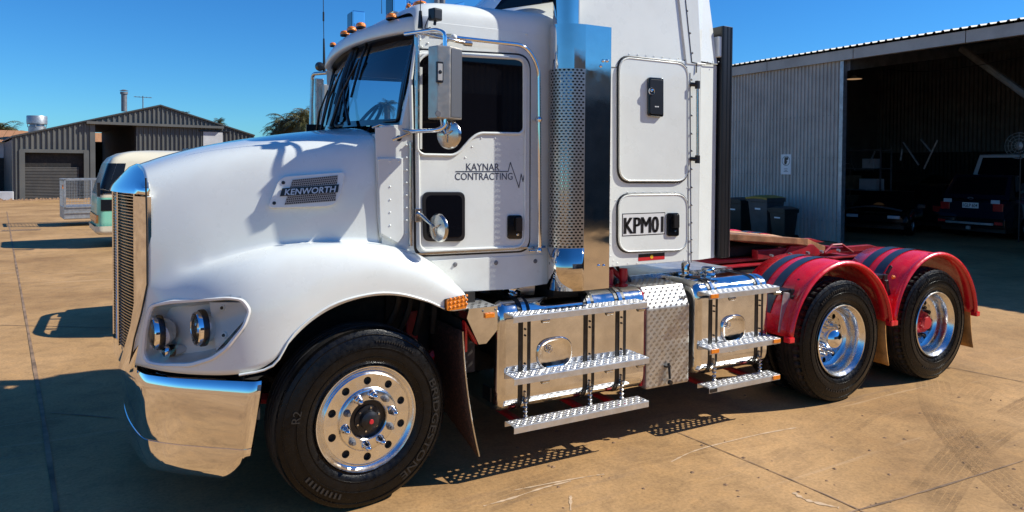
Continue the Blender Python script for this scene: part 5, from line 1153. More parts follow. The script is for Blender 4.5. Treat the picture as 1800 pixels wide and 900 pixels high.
# locker doors
def locker(img, r, name):
    P_ = side_poly(img, YS); P_ = rnd(P_, r, 7); o = MB().prism(P_, YS, YS-.016).build(name, M['white'], T, bevel=.005, seg=3)
    mb = MB(); mb.tube([(x, YS-.003, z) for x, z in inset(P_, 1.012)], .008, 8, closed=True); mb.build('door_seal', M['black'], o, 60)
    mb = MB(); mb.tube([(x, YS-.016, z) for x, z in inset(P_, .985)], .005, 6, closed=True); mb.build('door_bead', M['white'], o, 60)
    return o
lk1 = locker([(1086,99),(1207,112),(1207,319),(1086,319)], .105, 'locker_door')
lk2 = locker([(1085,342),(1206,341),(1206,439),(1085,443)], .105, 'locker_door')
YL = YS-.016
b1 = rnd(side_poly([(1137,136),(1163,138),(1163,206),(1137,204)], YL), .018, 4)
lt = MB().prism(b1, YL-.001, YL-.024).build('latch_box', M['gloss'], lk1, bevel=.008, seg=3)
MB().prism([(x,z) for x,z in inset(b1,.90)], YL-.024, YL-.028).build('latch_face', M['black'], lt, bevel=.003)
mb = MB(); c = at(1150,160,YL-.055); mb.lathe([(.020,0),(.022,-.006),(.026,-.006),(.028,0)],20,c=(c.x,YL-.028,c.z+.0)); mb.lathe([(0,-.010),(.010,-.009),(.013,0)],14,c=(c.x,YL-.028,c.z+.005)); mb.build('latch_emblem', M['chrome'], lt, 50)
for q_ in (-1,0,1): c = at(1150,188,YL); MB().box((c.x-.005+q_*.013,YL-.030,c.z-.004),(c.x+.004+q_*.013,YL-.027,c.z+.004)).build('latch_tick', M['plate'], lt)
# number sticker
c0 = xz(1095,377,YL); c1 = xz(1168,375.5,YL); c2 = xz(1096,414,YL); stk = [(c0[0],c0[1]),(c1[0],c0[1]),(c1[0],c2[1]),(c0[0],c2[1])]
MB().prism([(c0[0]-.006,c0[1]+.006),(c1[0]+.006,c0[1]+.006),(c1[0]+.006,c2[1]-.006),(c0[0]-.006,c2[1]-.006)], YL-.0002, YL-.001).build('sticker_border', M['ink'], lk2)
MB().prism(stk, YL-.0005, YL-.002).build('number_sticker', M['plate'], lk2)
sidetext('number_lettering', 'KPM01', (c1[0]-c0[0])*.93, (c0[1]-c2[1])*.78, 1132, 395.5, YL-.0025, M['ink'], lk2, .001, fat=.006)
hd = rnd(side_poly([(1171,374),(1192,374),(1192,415),(1171,415)], YL), .02, 4); ho = MB().prism(hd, YL-.001, YL-.012).build('locker_handle', M['gloss'], lk2, bevel=.004)
MB().prism(rnd(side_poly([(1181,377),(1190,377),(1190,400),(1181,400)], YL), .008, 3), YL-.012, YL-.028).build('handle_paddle', M['black'], ho, bevel=.003)
mb = MB(); c = at(1186,406,YL); mb.lathe([(0,-.016),(.007,-.016),(.009,-.011)],12,c=(c.x,YL,c.z)); mb.build('lock', M['chrome'], ho)
# rivets of the sleeper
rp = [xz(px, 95+ (px-1106)*.088, YS) for px in (1106,1121,1136,1150,1165,1179,1193)]+[xz(1089,106,YS),xz(1208,118,YS)]
rp += [xz(1073,py,YS) for py in range(130,470,20)]+[xz(1082,py,YS) for py in list(range(130,316,19))+[352,372,392,412,432]]
rp += [xz(px,323,YS) for px in range(1103,1200,14)]+[xz(px,338,YS) for px in range(1103,1200,14)]
rp += [xz(1208,py,YS) for py in range(330,465,22)]+[xz(1078,py,YS) for py in (458,465)]+[xz(px,463,YS) for px in (1085,1104,1120,1138,1154)]+[xz(1202,457,YS)]+[xz(px,108.5,YS-.006) for px in (1245,1254,1264)]
rivets('rivets', rp, YS, slp, .0055)
rivets('rivets', [xz(px,py,YS-.004) for px,py in ((1208,19),(1213,58),(1217,93))]+[xz(1215,py,YS) for py in (140,170,203,235,265,297,329,360,391,421,443)], YS-.006, slp, .009, 'steel')
# flag sticker
YF = YS
f0, f1 = xz(1122,452,YF), xz(1168,459,YF); zt2, zb2 = xz(1122,447,YF)[1], xz(1122,459,YF)[1]; zm = (zt2+zb2)/2
MB().prism([(f0[0],zm),(f1[0],zm),(f1[0],zt2),(f0[0],zt2)], YF-.0003, YF-.0015).build('flag_black', M['ink'], slp); MB().prism([(f0[0],zb2),(f1[0],zb2),(f1[0],zm),(f0[0],zm)], YF-.0003, YF-.0016).build('flag_red', M['stickred'], slp)
mb = MB(); mb.lathe([(0,-.0025),((zt2-zb2)*.29,-.0025)],24,c=((f0[0]+f1[0])/2,YF,zm)); mb.build('flag_disc', M['yellow'], slp)
# door grab rail at the sleeper's edge and hinges
mb = MB(); mb.tube([at(1226,144,.18), at(1226,284,.18)], .010, 10); o = mb.build('sleeper_grab_rail', M['satin'], T, 60)
for py in (149,280): mb = MB(); mb.tube([at(1213,py-1,YS), at(1226,py,.18)], .016, 10); mb.box(tuple(at(1226,py,.18)+Vector((-.014,-.014,-.03))), tuple(at(1226,py,.18)+Vector((.014,.014,.03)))); mb.build('rail_foot', M['black'], o, bevel=.004)
# black vertical extender behind the sleeper
a = at(1270,58,.2); 
mb = MB(); mb.prism(rnd([(2.83,.225),(2.95,.235),(2.96,.27),(2.955,.55),(2.83,.55)], [.02,.02,.01,.01,.01], 3), 1.235, 3.02, 'z'); ex = mb.build('gap_extender', M['black'], T, bevel=.002); mirror(ex)
mb = MB(); mb.tube([(2.885,.232,1.24),(2.885,.232,3.015)],.006,6); mb.tube([(2.925,.234,1.24),(2.925,.234,3.015)],.006,6); mb.build('extender_rib', M['black'], ex)
MB().box((2.80,YS+.02,2.78),(2.84,YS+.08,2.94)).build('extender_bracket', M['white'], T, bevel=.01)
# ---------------- exhaust stack
sx = [(1.345,.30),(1.275,.235),(1.235,.17),(1.225,.12),(1.245,.065),(1.295,.025),(1.35,.008),(1.40,.0)]
sxp = [Vector((a+.0,b,0)) for a,b in sx]; sxp = smooth_path(sxp, 4); zs0, zs1 = 1.135, 2.845
cum = [0]
for a, b in zip(sxp, sxp[1:]): cum.append(cum[-1]+(b-a).length)
def scv(u):
    L_ = u*cum[-1]
    for i in range(len(cum)-1):
        if cum[i+1] >= L_-1e-9: f_ = (L_-cum[i])/(cum[i+1]-cum[i]); return sxp[i].lerp(sxp[i+1], f_)
    return sxp[-1]
zp0, zp1 = 1.41, 2.56
M['satinchrome'] = mat('satin_chrome', (.50,.47,.43), .3, .9)
def Ps(z0_, z1_):
    def f(u, v): p = scv(u); return (p.x, p.y, z0_+(z1_-z0_)*v)
    return f
def gridf(f, nu, nv): return [[f(i/nu, j/nv) for i in range(nu+1)] for j in range(nv+1)]
mb = MB(); mb.grid(gridf(Ps(zp1, zs1), 28, 2)); mb.build('upper_cover', M['chrome'], T, 30) if False else None
up_ = mb; mb = MB(); mb.grid(gridf(Ps(zs0, zp0), 28, 2)); 
sk_ = mb.build('stack_cover', M['stackchrome'], T, 30); sk_.modifiers.new('t','SOLIDIFY').thickness = .004
up_.build('upper_cover', M['stackchrome'], sk_, 30)
MB().prism([(1.40,0),(1.603,0),(1.608,.005),(1.608,.30),(1.60,.30),(1.60,.01),(1.40,.01)], zs0, zs1, 'z').build('stack_side', M['stackchrome'], sk_)
mb = MB(); perf(mb, lambda u, v: Ps(zp0, zp1)(u, v), 16, 62, .34, rv=.34); mb.build('perforated_guard', M['satinchrome'], sk_, 60, recalc=False)
mb = MB(); mb.grid([[(p.x+.03, p.y+.03, z) for p in sxp]+[(1.59,.03,z)] for z in (zs0,zs1-.01)]); mb.build('guard_lining', M['dark'], sk_)
mb = MB(); mb.lathe([(.075,1.2),(.080,1.25),(.080,2.80),(.062,2.86),(.062,4.3)], 30, c=(1.345,.13,0), ax='z'); mb.build('exhaust_pipe', M['stackchrome'], sk_, 50)
mb = MB(); mb.lathe([(.080,2.84),(.088,2.845),(.088,4.4),(.08,4.4)], 36, c=(1.335,.13,0), ax='z'); mb.build('stack_tip', M['stackchrome'], sk_, 50)
for px, py in ((1052,467),(1061,467),(1056,116),(1060,107),(1067,107)): c = at(px,py,0); mb = MB(); mb.lathe([(0,-.010),(.007,-.009),(.011,0)],12,c=(c.x,-.001,c.z)); mb.build('cover_bolt', M['chrome'], sk_, 60)
mirror(sk_)
MB().box((1.30,.20,1.0),(1.60,.45,1.2)).build('stack_mount', M['dark'], T, bevel=.01)
# ---------------- fuel tanks, straps, steps, tool box
def dsection(y0, y1, z0, z1, r, n=7):
    return rnd([(y0,z0),(y1,z0),(y1,z1),(y0,z1)], r, n)
def tank(x0, x1, y0, y1, z0, z1, strapx, name='fuel_tank'):
    sec = dsection(y0, y1, z0, z1, .13, 9); mb = MB(); k = len(sec)
    cy, cz = (y0+y1)/2, (z0+z1)/2
    rows = []
    for x, s in ((x0+.002,.80),(x0+.0,.90),(x0+.008,.94),(x0+.022,.97),(x0+.042,.99),(x0+.052,1.002),(x0+.060,1.0),(x1-.022,1.0),(x1-.004,1.004),(x1+.004,1.0),(x1,.99),(x1-.012,.90)):
        rows.append([(x, cy+(a-cy)*s, cz+(b-cz)*s) for a, b in sec]+[(x, cy+(sec[0][0]-cy)*s, cz+(sec[0][1]-cz)*s)])
    mb.grid(rows); mb.add(rows[0][:-1], [tuple(range(k))]); mb.add(rows[-1][:-1], [tuple(range(k))])
    o = mb.build(name, M['tank'], T, 40)
    for xs in strapx:
        for m_, wd, lift, nm in (('black',.088,.004,'strap_rubber'),('tank',.030,.008,'tank_strap')):
            mb = MB(); path = rnd([(y0-lift,z0-lift),(y1+lift,z0-lift),(y1+lift,z1+lift),(y0-lift,z1+lift)], .135, 9)
            mb.grid([[(xs-wd/2,a,b) for a,b in path+[path[0]]],[(xs+wd/2,a,b) for a,b in path+[path[0]]]]); q = mb.build(nm, M[m_] if nm == 'tank_strap' else M['black'], o, None); q.modifiers.new('t','SOLIDIFY').thickness = .002
        for zz in (.50,.56,.68,.86,.90):
            mb = MB(); mb.lathe([(0,-.004),(.006,-.004),(.007,0)],8,c=(xs,y0-.012,zz)); mb.build('strap_bolt', M['black'], o)
        mb = MB(); mb.tube([(xs,y0-.014,.50),(xs,y0-.02,.36),(xs,y0-.0,.28)],.008,8); 
        for j in range(5): mb.lathe([(.013,-.006),(.018,0),(.013,.006)],10,c=(xs,y0-.018,.46-j*.028),ax='z')
        mb.build('strap_tensioner', M['satin'], o)
    return o
t1 = tank(.845, 2.00, .125, .72, .365, 1.085, (1.035,1.535,1.80))
t2 = tank(2.50, 3.24, .125, .72, .375, 1.085, (2.665,3.15))
def porthole(px, py, Y, w_, h_, par):       # pressed oval maker's dimple
    c = at(px, py, Y); mb = MB(); N = 40; rows = []
    for k, d in ((1.0,-.001),(.98,-.012),(.94,-.015),(.89,-.014),(.84,-.0115),(.65,-.0060),(.35,-.0028),(0.02,-.0015)):
        row = []
        for i in range(N+1):
            a = 2*PI*i/N; ca, sa = math.cos(a), math.sin(a); e = (abs(ca)**2.6+abs(sa)**2.6)**(-1/2.6); row.append((c.x+w_*k*ca*e, Y+d, c.z+h_*k*sa*e))
        rows.append(row)
    o = mb.grid(rows).build('tank_window', M['tank'], par, 60)
    q = at(px-w_*55, py-6, Y-.02); mb = MB(); mb.lathe([(.018,0),(.020,-.003),(.023,-.003),(.025,0)],20,c=(q.x,Y-.016,q.z)); mb.lathe([(.006,0),(.008,-.003),(.011,-.003),(.012,0)],12,c=(q.x,Y-.016,q.z)); mb.build('embossed_mark', M['satin'], o, 50)
porthole(974,620,.125,.135,.105,t1); porthole(1288,577,.125,.125,.105,t2)
for px, py, X, Yc in ((924,525,1.08,.38),(1223,483,2.66,.42),(1262,490,2.86,.38)):
    mb = MB()
    if px == 1223: mb.lathe([(.055,0),(.058,.01),(.03,.016),(.028,.03),(.034,.032),(.034,.09),(.026,.105),(0,.11)],20,c=(X,Yc,1.087),ax='z')
    else: mb.lathe([(.060,0),(.062,.012),(.045,.018),(.045,.028),(.055,.03),(.055,.05),(.048,.058),(0,.06)],24,c=(X,Yc,1.087),ax='z')
    mb.build('filler_cap', M['chrome'], t1 if px == 924 else t2, 50)
# serial plate at the lower left of the tank end
MB().box((.842,.22,.43),(.846,.33,.52)).build('tank_label', M['black'], t1)
def step(x0, x1, zt, y0, y1, amber=(), label=False):
    nu = max(4, int((x1-x0)/.052)); mb = MB()
    perf(mb, lambda u, v: (x0+(x1-x0)*u, y0+.010+(y1-y0-.02)*v, zt), nu, 3, .27, rv=.30)
    mb.add([(x0,y0,zt),(x1,y0,zt),(x1,y0+.010,zt),(x0,y0+.010,zt)], [(0,1,2,3)]); mb.add([(x0,y1-.01,zt),(x1,y1-.01,zt),(x1,y1,zt),(x0,y1,zt)], [(0,1,2,3)])
    # raised rims of the holes
    for j in range(3):
        for i in range(nu-(1 if j % 2 else 0)):
            cx_ = x0+(x1-x0)*(i+.5+(.5 if j % 2 else 0))/nu; cy_ = y0+.010+(y1-y0-.02)*(j+.5)/3
            rr_ = [(cx_+(x1-x0)/nu*k*math.cos(2*PI*q/8), cy_+(y1-y0-.02)/3*k2*math.sin(2*PI*q/8), zt+h) for k, k2, h in ((.38,.40,0),(.31,.34,.0025),(.27,.30,.0)) for q in range(8)]
            mb.add(rr_, [(a*8+q, a*8+(q+1) % 8, (a+1)*8+(q+1) % 8, (a+1)*8+q) for a in range(2) for q in range(8)])
    tread = mb.build('step', M['alu'], T, recalc=False)
    mb = MB(); mb.add([(x0,y0,zt),(x1,y0,zt),(x1,y0-.002,zt-.006),(x0,y0-.002,zt-.006),(x1,y0-.002,zt-.042),(x0,y0-.002,zt-.042),(x1,y0+.010,zt-.042),(x0,y0+.010,zt-.042)], [(0,1,2,3),(3,2,4,5),(5,4,6,7)]); mb.add([(x0,y1,zt),(x1,y1,zt),(x1,y1,zt-.036),(x0,y1,zt-.036)], [(0,1,2,3)])
    mb.add([(x0+.03,y0,zt-.002),(x0+.03,y1,zt-.002),(x0+.03,y1,zt-.022),(x0+.03,y0,zt-.022)], [(0,1,2,3)]); mb.build('step_front', M['alu'], tread, recalc=False)
    for x in amber: MB().box((x,y0-.010,zt-.034),(x+.075,y0-.002,zt-.004)).build('reflector', M['amber'], tread, bevel=.002)
    return tread
ux0, ux1 = .893, 1.95
s1 = step(ux0, ux1, .333, 0, .118); s2 = step(ux0, ux1, .633, 0, .118); s3 = step(ux0-.01, ux1-.02, 1.018, 0, .118)
vx0, vx1 = 2.51, 3.25
s4 = step(vx0, vx1, .338, 0, .118, (vx1-.08,)); s5 = step(vx0, vx1, .620, 0, .118, (vx0+.012, vx1-.08)); s6 = step(vx0-.01, vx1-.02, 1.022, 0, .118, (vx0,))
MB().box((vx0+.01,-.008,.302),(vx0+.075,-.002,.330)).build('step_label', M['black'], s4)
for xs in (1.035,1.535,1.80,2.665,3.15):
    for zt in (.633,1.018):
        mb = MB(); mb.tube([(xs+.03,.11,zt-.06),(xs+.09,.055,zt-.045),(xs+.11,.03,zt-.03)],.008,8); mb.lathe([(0,-.028),(.017,-.026),(.017,.026),(0,.028)],12,c=(xs+.10,.035,zt-.055),ax='x'); mb.build('step_clamp', M['satin'], s2 if zt < .8 else s3, 50)
    mb = MB(); mb.box((xs-.02,.10,.27),(xs+.02,.85,.30)); mb.box((xs-.04,.09,.285),(xs+.05,.13,.30)); mb.build('step_arm', M['redchassis'], T, bevel=.004)
# small perforated step box behind the front wheel
bx = MB(); P6 = [(.60,.985),(.60,1.075),(.775,1.075),(.775,.90),(.71,.845),(.665,.845)]
bx.prism([(.585,1.03),(.60,1.085),(.79,1.085),(.79,.94),(.715,.865),(.665,.865)], .03, .036); bo_ = bx.build('step_box', M['tank'], T)
sb = MB(); sb.box((.585,.035,1.05),(.79,.045,1.085))
bpx = [(.60,.03),(.79,.03),(.79,.30),(.60,.30)]
a = [(.665,.03,.865),(.715,.03,.865),(.79,.03,.94),(.79,.03,1.085),(.60,.03,1.085)]
mb = MB(); mb.grid([[(.79,.03,1.085),(.79,.32,1.085)],[(.79,.03,.94),(.79,.32,.94)],[(.715,.03,.865),(.715,.32,.865)]]); mb.grid([[(.60,.03,1.06),(.60,.32,1.06)],[(.655,.03,.865),(.655,.32,.865)]]); mb.build('box_side', M['tank'], bo_)
mb = MB(); perf(mb, lambda u, v: (.60+.19*u, .03+.29*v, 1.086), 4, 7, .25); mb.build('box_top', M['alu'], bo_, recalc=False)
MB().box((.70,.016,1.02),(.765,.03,1.05)).build('side_repeater', M['amber'], bo_, bevel=.004)
for px in (.69,.775): mb = MB(); mb.lathe([(0,-.005),(.006,-.004),(.008,0)],8,c=(px,.03,1.065)); mb.build('screw', M['steel'], bo_)
# big amber indicator at the rear of the fender
p = at(785,533,.035); q = at(819,520,.035)
mb = MB(); P5 = [xz(784,527,.03), xz(817,520,.03), xz(819,541,.03), xz(784,546,.03)]; mb.prism(rnd(P5,.01,3), .045, .015); io = mb.build('side_indicator', M['amber'], T, bevel=.005)
mb = MB(); mb.prism(inset(P5,1.08), .06, .035); mb.build('indicator_base', M['black'], io)
mb = MB()
for i in range(5):
    for j in range(3): 
        x = P5[0][0]+.022+i*.026; z = P5[3][1]+.018+j*.025; mb.lathe([(0,-.005),(.006,-.004),(.009,0)],8,c=(x,.015,z+(.003*i)))
mb.build('indicator_lenslets', M['amber'], io, 180, kind='stuff')
# checker-plate tool box between the tanks
M['checker'] = mat('checker_plate', (.60,.59,.56), .42, .85, rvar=.08, vscale=9, var=.15, dirt=(.30,.25,.18), dirtamt=.35, dscale=6)
tx0, tx1 = 2.03, 2.43; sec = [(.125,.36),(.125,.93),(.20,1.075),(.66,1.075),(.66,.36)]
tb = MB().prism(sec, tx0, tx1, 'x').build('tool_box', M['checker'], T, bevel=.012)
mb = MB()
def lozenge(c, ux, uz, nrm, s, l=.016, wd=.0042):
    d = (ux+uz*s).normalized(); e = d.cross(nrm).normalized(); mb.add([c-d*l, c+e*wd, c+d*l, c-e*wd, c+nrm*.0022], [(0,1,4),(1,2,4),(2,3,4),(3,0,4)])
X_, Z_, N_ = Vector((1,0,0)), Vector((0,0,1)), Vector((0,-1,0))
k = 0
def cells(P, UX, UY, nn_, W_, H_, p_=.026):
    ni = int(W_/p_); nj = int(H_/p_)
    for i in range(ni):
        for j in range(nj):
            if (i+j) % 2: continue
            c = P + UX*((i+.5)*W_/ni) + UY*((j+.5)*H_/nj)
            for t_ in (-2,-1,0,1,2): lozenge(c+(UX*.9+UY*.45)*.0050*t_, UX*.5, UY, nn_, -1, .0115, .0019)
cells(Vector((tx0+.005,.1245,.365)), X_, Z_, N_, .39, .56)
dn = (Vector((0,.075,.145))).normalized(); nn = dn.cross(X_).normalized(); nn = nn if nn.y < 0 else -nn
cells(Vector((tx0+.005,.1245,.93)), X_, dn, nn, .39, .16)
cells(Vector((tx0+.005,.20,1.0755)), X_, Vector((0,1,0)), Z_, .39, .45)
mb.build('checker_pattern', M['checker'], tb, recalc=False, kind='stuff')
mb = MB(); c = at(1175,665,.11); mb.tube([(c.x,.11,.62-.09),(c.x,.10,.50-.03),(c.x,.095,.42)],.009,8); mb.box((c.x-.03,.10,.50),(c.x+.012,.125,.515)); mb.lathe([(0,-.02),(.016,-.02),(.018,0)],10,c=(c.x,.10,.395)); mb.build('box_latch', M['black'], tb)
MB().box((tx0-.02,.16,.38),(tx0-.004,.64,1.05)).build('bracket_plate', M['red'], T)
M_ = MB(); M_.box((2.36,.1235,.965),(2.42,.127,1.0)); 
for x_ in (2.375,2.405): mb = MB(); mb.lathe([(0,-.008),(.010,-.007),(.012,0)],12,c=(x_,.145,.985)); mb.build('box_screw', M['steel'], tb)
for o in (t1, t2, tb): mirror(o)
for o in (s1,s2,s3,s4,s5,s6): mirror(o)

# ================================================================== OTHER VEHICLES
def rrect(x0, x1, hw, r0, r1, n=6):           # outline in XY, front corners r0, rear corners r1
    return rnd([(x0,-hw),(x1,-hw),(x1,hw),(x0,hw)], [r0,r1,r1,r0], n)
def wheelset(par, xs, hw, r, m=None, wd=.2):
    for x in xs:
        for s in (-1,1):
            mb = MB(); mb.lathe([(r*.55,-.01),(r*.62,-.02),(r*.9,-.02),(r,.01),(r,wd),(r*.9,wd+.02),(r*.5,wd+.02)] , 32, ax='y'); mb.lathe([(0,.03),(r*.2,.02),(r*.3,.05),(r*.5,.05),(r*.6,-.01)], 24)
            o = mb.build('wheel', [M['rubber']], par, 40, loc=(x, s*hw if s < 0 else hw, r)); o.scale.y = 1 if s < 0 else -1
            mb = MB(); mb.lathe([(0,.0),(r*.18,-.005),(r*.2,.02),(r*.5,.03),(r*.57,-.012)], 24); mb.build('hub_cap', M['galv'], o, 40)
# --- mint and cream van
M['clearlens2'] = mat('van_head_lamp', (.5,.5,.5), .15, coat=.5)
p = atz(171, 437, 0)
van = thing('van', 'mint green and cream cab-over van facing left behind the truck nose', 'van', (p.x-.10, p.y+.86, 0), R(6))
secs = [(.30,.10,.80),(.36,.02,.85),(.60,.0,.86),(1.10,.02,.86),(1.17,.03,.86),(1.24,.05,.855),(1.60,.15,.83),(1.95,.26,.79),(2.06,.34,.75),(2.16,.52,.66),(2.22,.78,.50),(2.245,1.15,.2)]
def vout(z, off=0):
    for a, b in zip(secs, secs[1:]):
        if a[0] <= z <= b[0]:
            f_ = (z-a[0])/(b[0]-a[0]); x0 = a[1]+(b[1]-a[1])*f_; hw = a[2]+(b[2]-a[2])*f_; break
    return rrect(x0-off, 4.7, hw+off, .17, .15, 8)
for lo, hi, mt, nm in ((.30,1.15,'mint','lower_body'),(1.15,2.245,'cream','upper_body')):
    zz = sorted(set([lo, hi]+[s[0] for s in secs if lo < s[0] < hi])); mb = MB(); rows = []
    for z in zz: o = vout(z); rows.append([(x,y,z) for x,y in o]+[(o[0][0],o[0][1],z)])
    mb.grid(rows)
    if hi > 2: mb.add(rows[-1][:-1], [tuple(range(len(rows[-1])-1))])
    mb.build(nm, M[mt], van, 40)
def vpatch(i0, i1, z0, z1, m, nm, off=.008, par=van, n=6):
    rows = []
    for k in range(n+1):
        z = z0+(z1-z0)*k/n; o = vout(z, off); N = len(o); rows.append([(o[i % N][0], o[i % N][1], z) for i in range(i0, i1+1)])
    return MB().grid(rows).build(nm, m, par, 60, recalc=False)
N_ = len(vout(1.5))
# outline order: front-near corner (0..8), rear-near (9..17), rear-far, front-far; the front closes the loop
vpatch(-8, 8, 1.24, 1.93, M['dimglass'], 'windscreen', .012)
vpatch(-8, 6, 1.215, 1.25, M['black'], 'windscreen_rubber', .016)
vpatch(-9, 9, .30, .50, M['cream'], 'bumper', .05)
vpatch(-8, 2, .56, .76, M['black'], 'lamp_panel', .012); vpatch(-1, 4, .57, .75, M['amber'], 'indicator', .018); 
MB().box((.10,-.872,.86),(.33,-.85,1.09)).build('corner_window', M['dimglass'], van, bevel=.004)
MB().box((.085,-.868,.845),(.345,-.848,1.105)).build('window_rubber', M['black'], van)
mb = MB(); mb.add([(.20,-.872,1.24),(.46,-.872,1.24),(.60,-.805,1.93),(.42,-.805,1.93)], [(0,1,2,3)]); o = mb.build('windscreen_side', M['dimglass'], van, recalc=False); o.modifiers.new('t','SOLIDIFY').thickness = .01
for x_ in (.62, 1.52): MB().box((x_,-.866,.45),(x_+.012,-.855,1.2)).build('door_seam', M['black'], van)
MB().box((.5,-.864,1.17),(4.5,-.856,1.19)).build('belt_trim', M['galv'], van)
for z_ in (.72,.98): MB().box((.36,-.866,z_),(4.5,-.857,z_+.012)).build('body_crease', M['mint'], van)
mb = MB(); mb.box((.055,-.62,.60),(.075,-.30,.74)); mb.build('head_lamp', M['clearlens2'], van, bevel=.01)
for x0, x1 in ((.86,1.45),(1.6,2.5),(2.6,3.5),(3.6,4.4)): 
    mb = MB(); mb.add([(x0+.1 if x0 < 1 else x0,-.868,1.26),(x1,-.868,1.26),(x1,-.80,1.86),(x0+.26 if x0 < 1 else x0,-.80,1.86)], [(0,1,2,3)]); o = mb.build('side_window', M['dimglass'], van, recalc=False); o.modifiers.new('t','SOLIDIFY').thickness = .01
wheelset(van, (.75,3.7), .80, .32)
mb = MB(); mb.tube([(.25,-.86,1.30),(.05,-1.0,1.35)],.012,6); mb.box((.0,-1.08,1.18),(.06,-.95,1.50)); mb.build('door_mirror', M['black'], van, bevel=.01)
mb = MB(); mb.tube([(.10,-.5,1.22),(.16,.05,1.45)],.010,6); mb.tube([(.07,-.5,1.22),(.05,-.75,1.20)],.012,6); mb.build('wiper', M['black'], van)
MB().box((2.0,-.35,2.24),(2.9,.35,2.31)).build('roof_hatch', M['black'], van, bevel=.02)
# --- caged box trailer
p = atz(113, 399, 0)
tr = thing('cage_trailer', 'grey box trailer with wire mesh cage standing behind the mint van', 'trailer', (p.x, p.y, 0), R(8))
MB().box((0,.03,.22),(2.6,1.5,.60)).build('tray', M['galv'], tr, bevel=.01)
for z in (.24,.40,.57): MB().box((-.01,0,z),(2.6,.03,z+.035)).build('tray_rib', M['galv'], tr)
for x in (0,.85,1.7,2.55):
    for y in (0,1.47): MB().box((x,y,.58),(x+.045,y+.045,1.42)).build('cage_post', M['galv'], tr)
for y in (0,1.47): MB().box((0,y,1.40),(2.6,y+.045,1.445)).build('cage_rail', M['galv'], tr)
MB().box((-.005,0,1.40),(.045,1.5,1.445)).build('cage_rail', M['galv'], tr)
mb = MB()
for y in (.02,1.49):
    for i in range(30): mb.box((.05+i*.088,y,.6),(.056+i*.088,y+.006,1.41))
    for j in range(9): mb.box((.04,y,.64+j*.088),(2.58,y+.006,.646+j*.088))
for i in range(17): mb.box((.01,.05+i*.088,.6),(.016,.056+i*.088,1.41))
for j in range(9): mb.box((.01,.04,.64+j*.088),(.016,1.48,.646+j*.088))
mb.build('wire_mesh', M['galv'], tr, kind='stuff')
MB().box((-.03,.1,1.15),(-.01,.22,1.27)).build('reflector', M['amber'], tr)
wheelset(tr, (1.5,), .0, .3, wd=.18); [setattr(c, 'location', Vector((c.location.x, .1 if i == 0 else 1.45, .3))) for i, c in enumerate([k for k in tr.children if k.name.startswith('wheel')])]
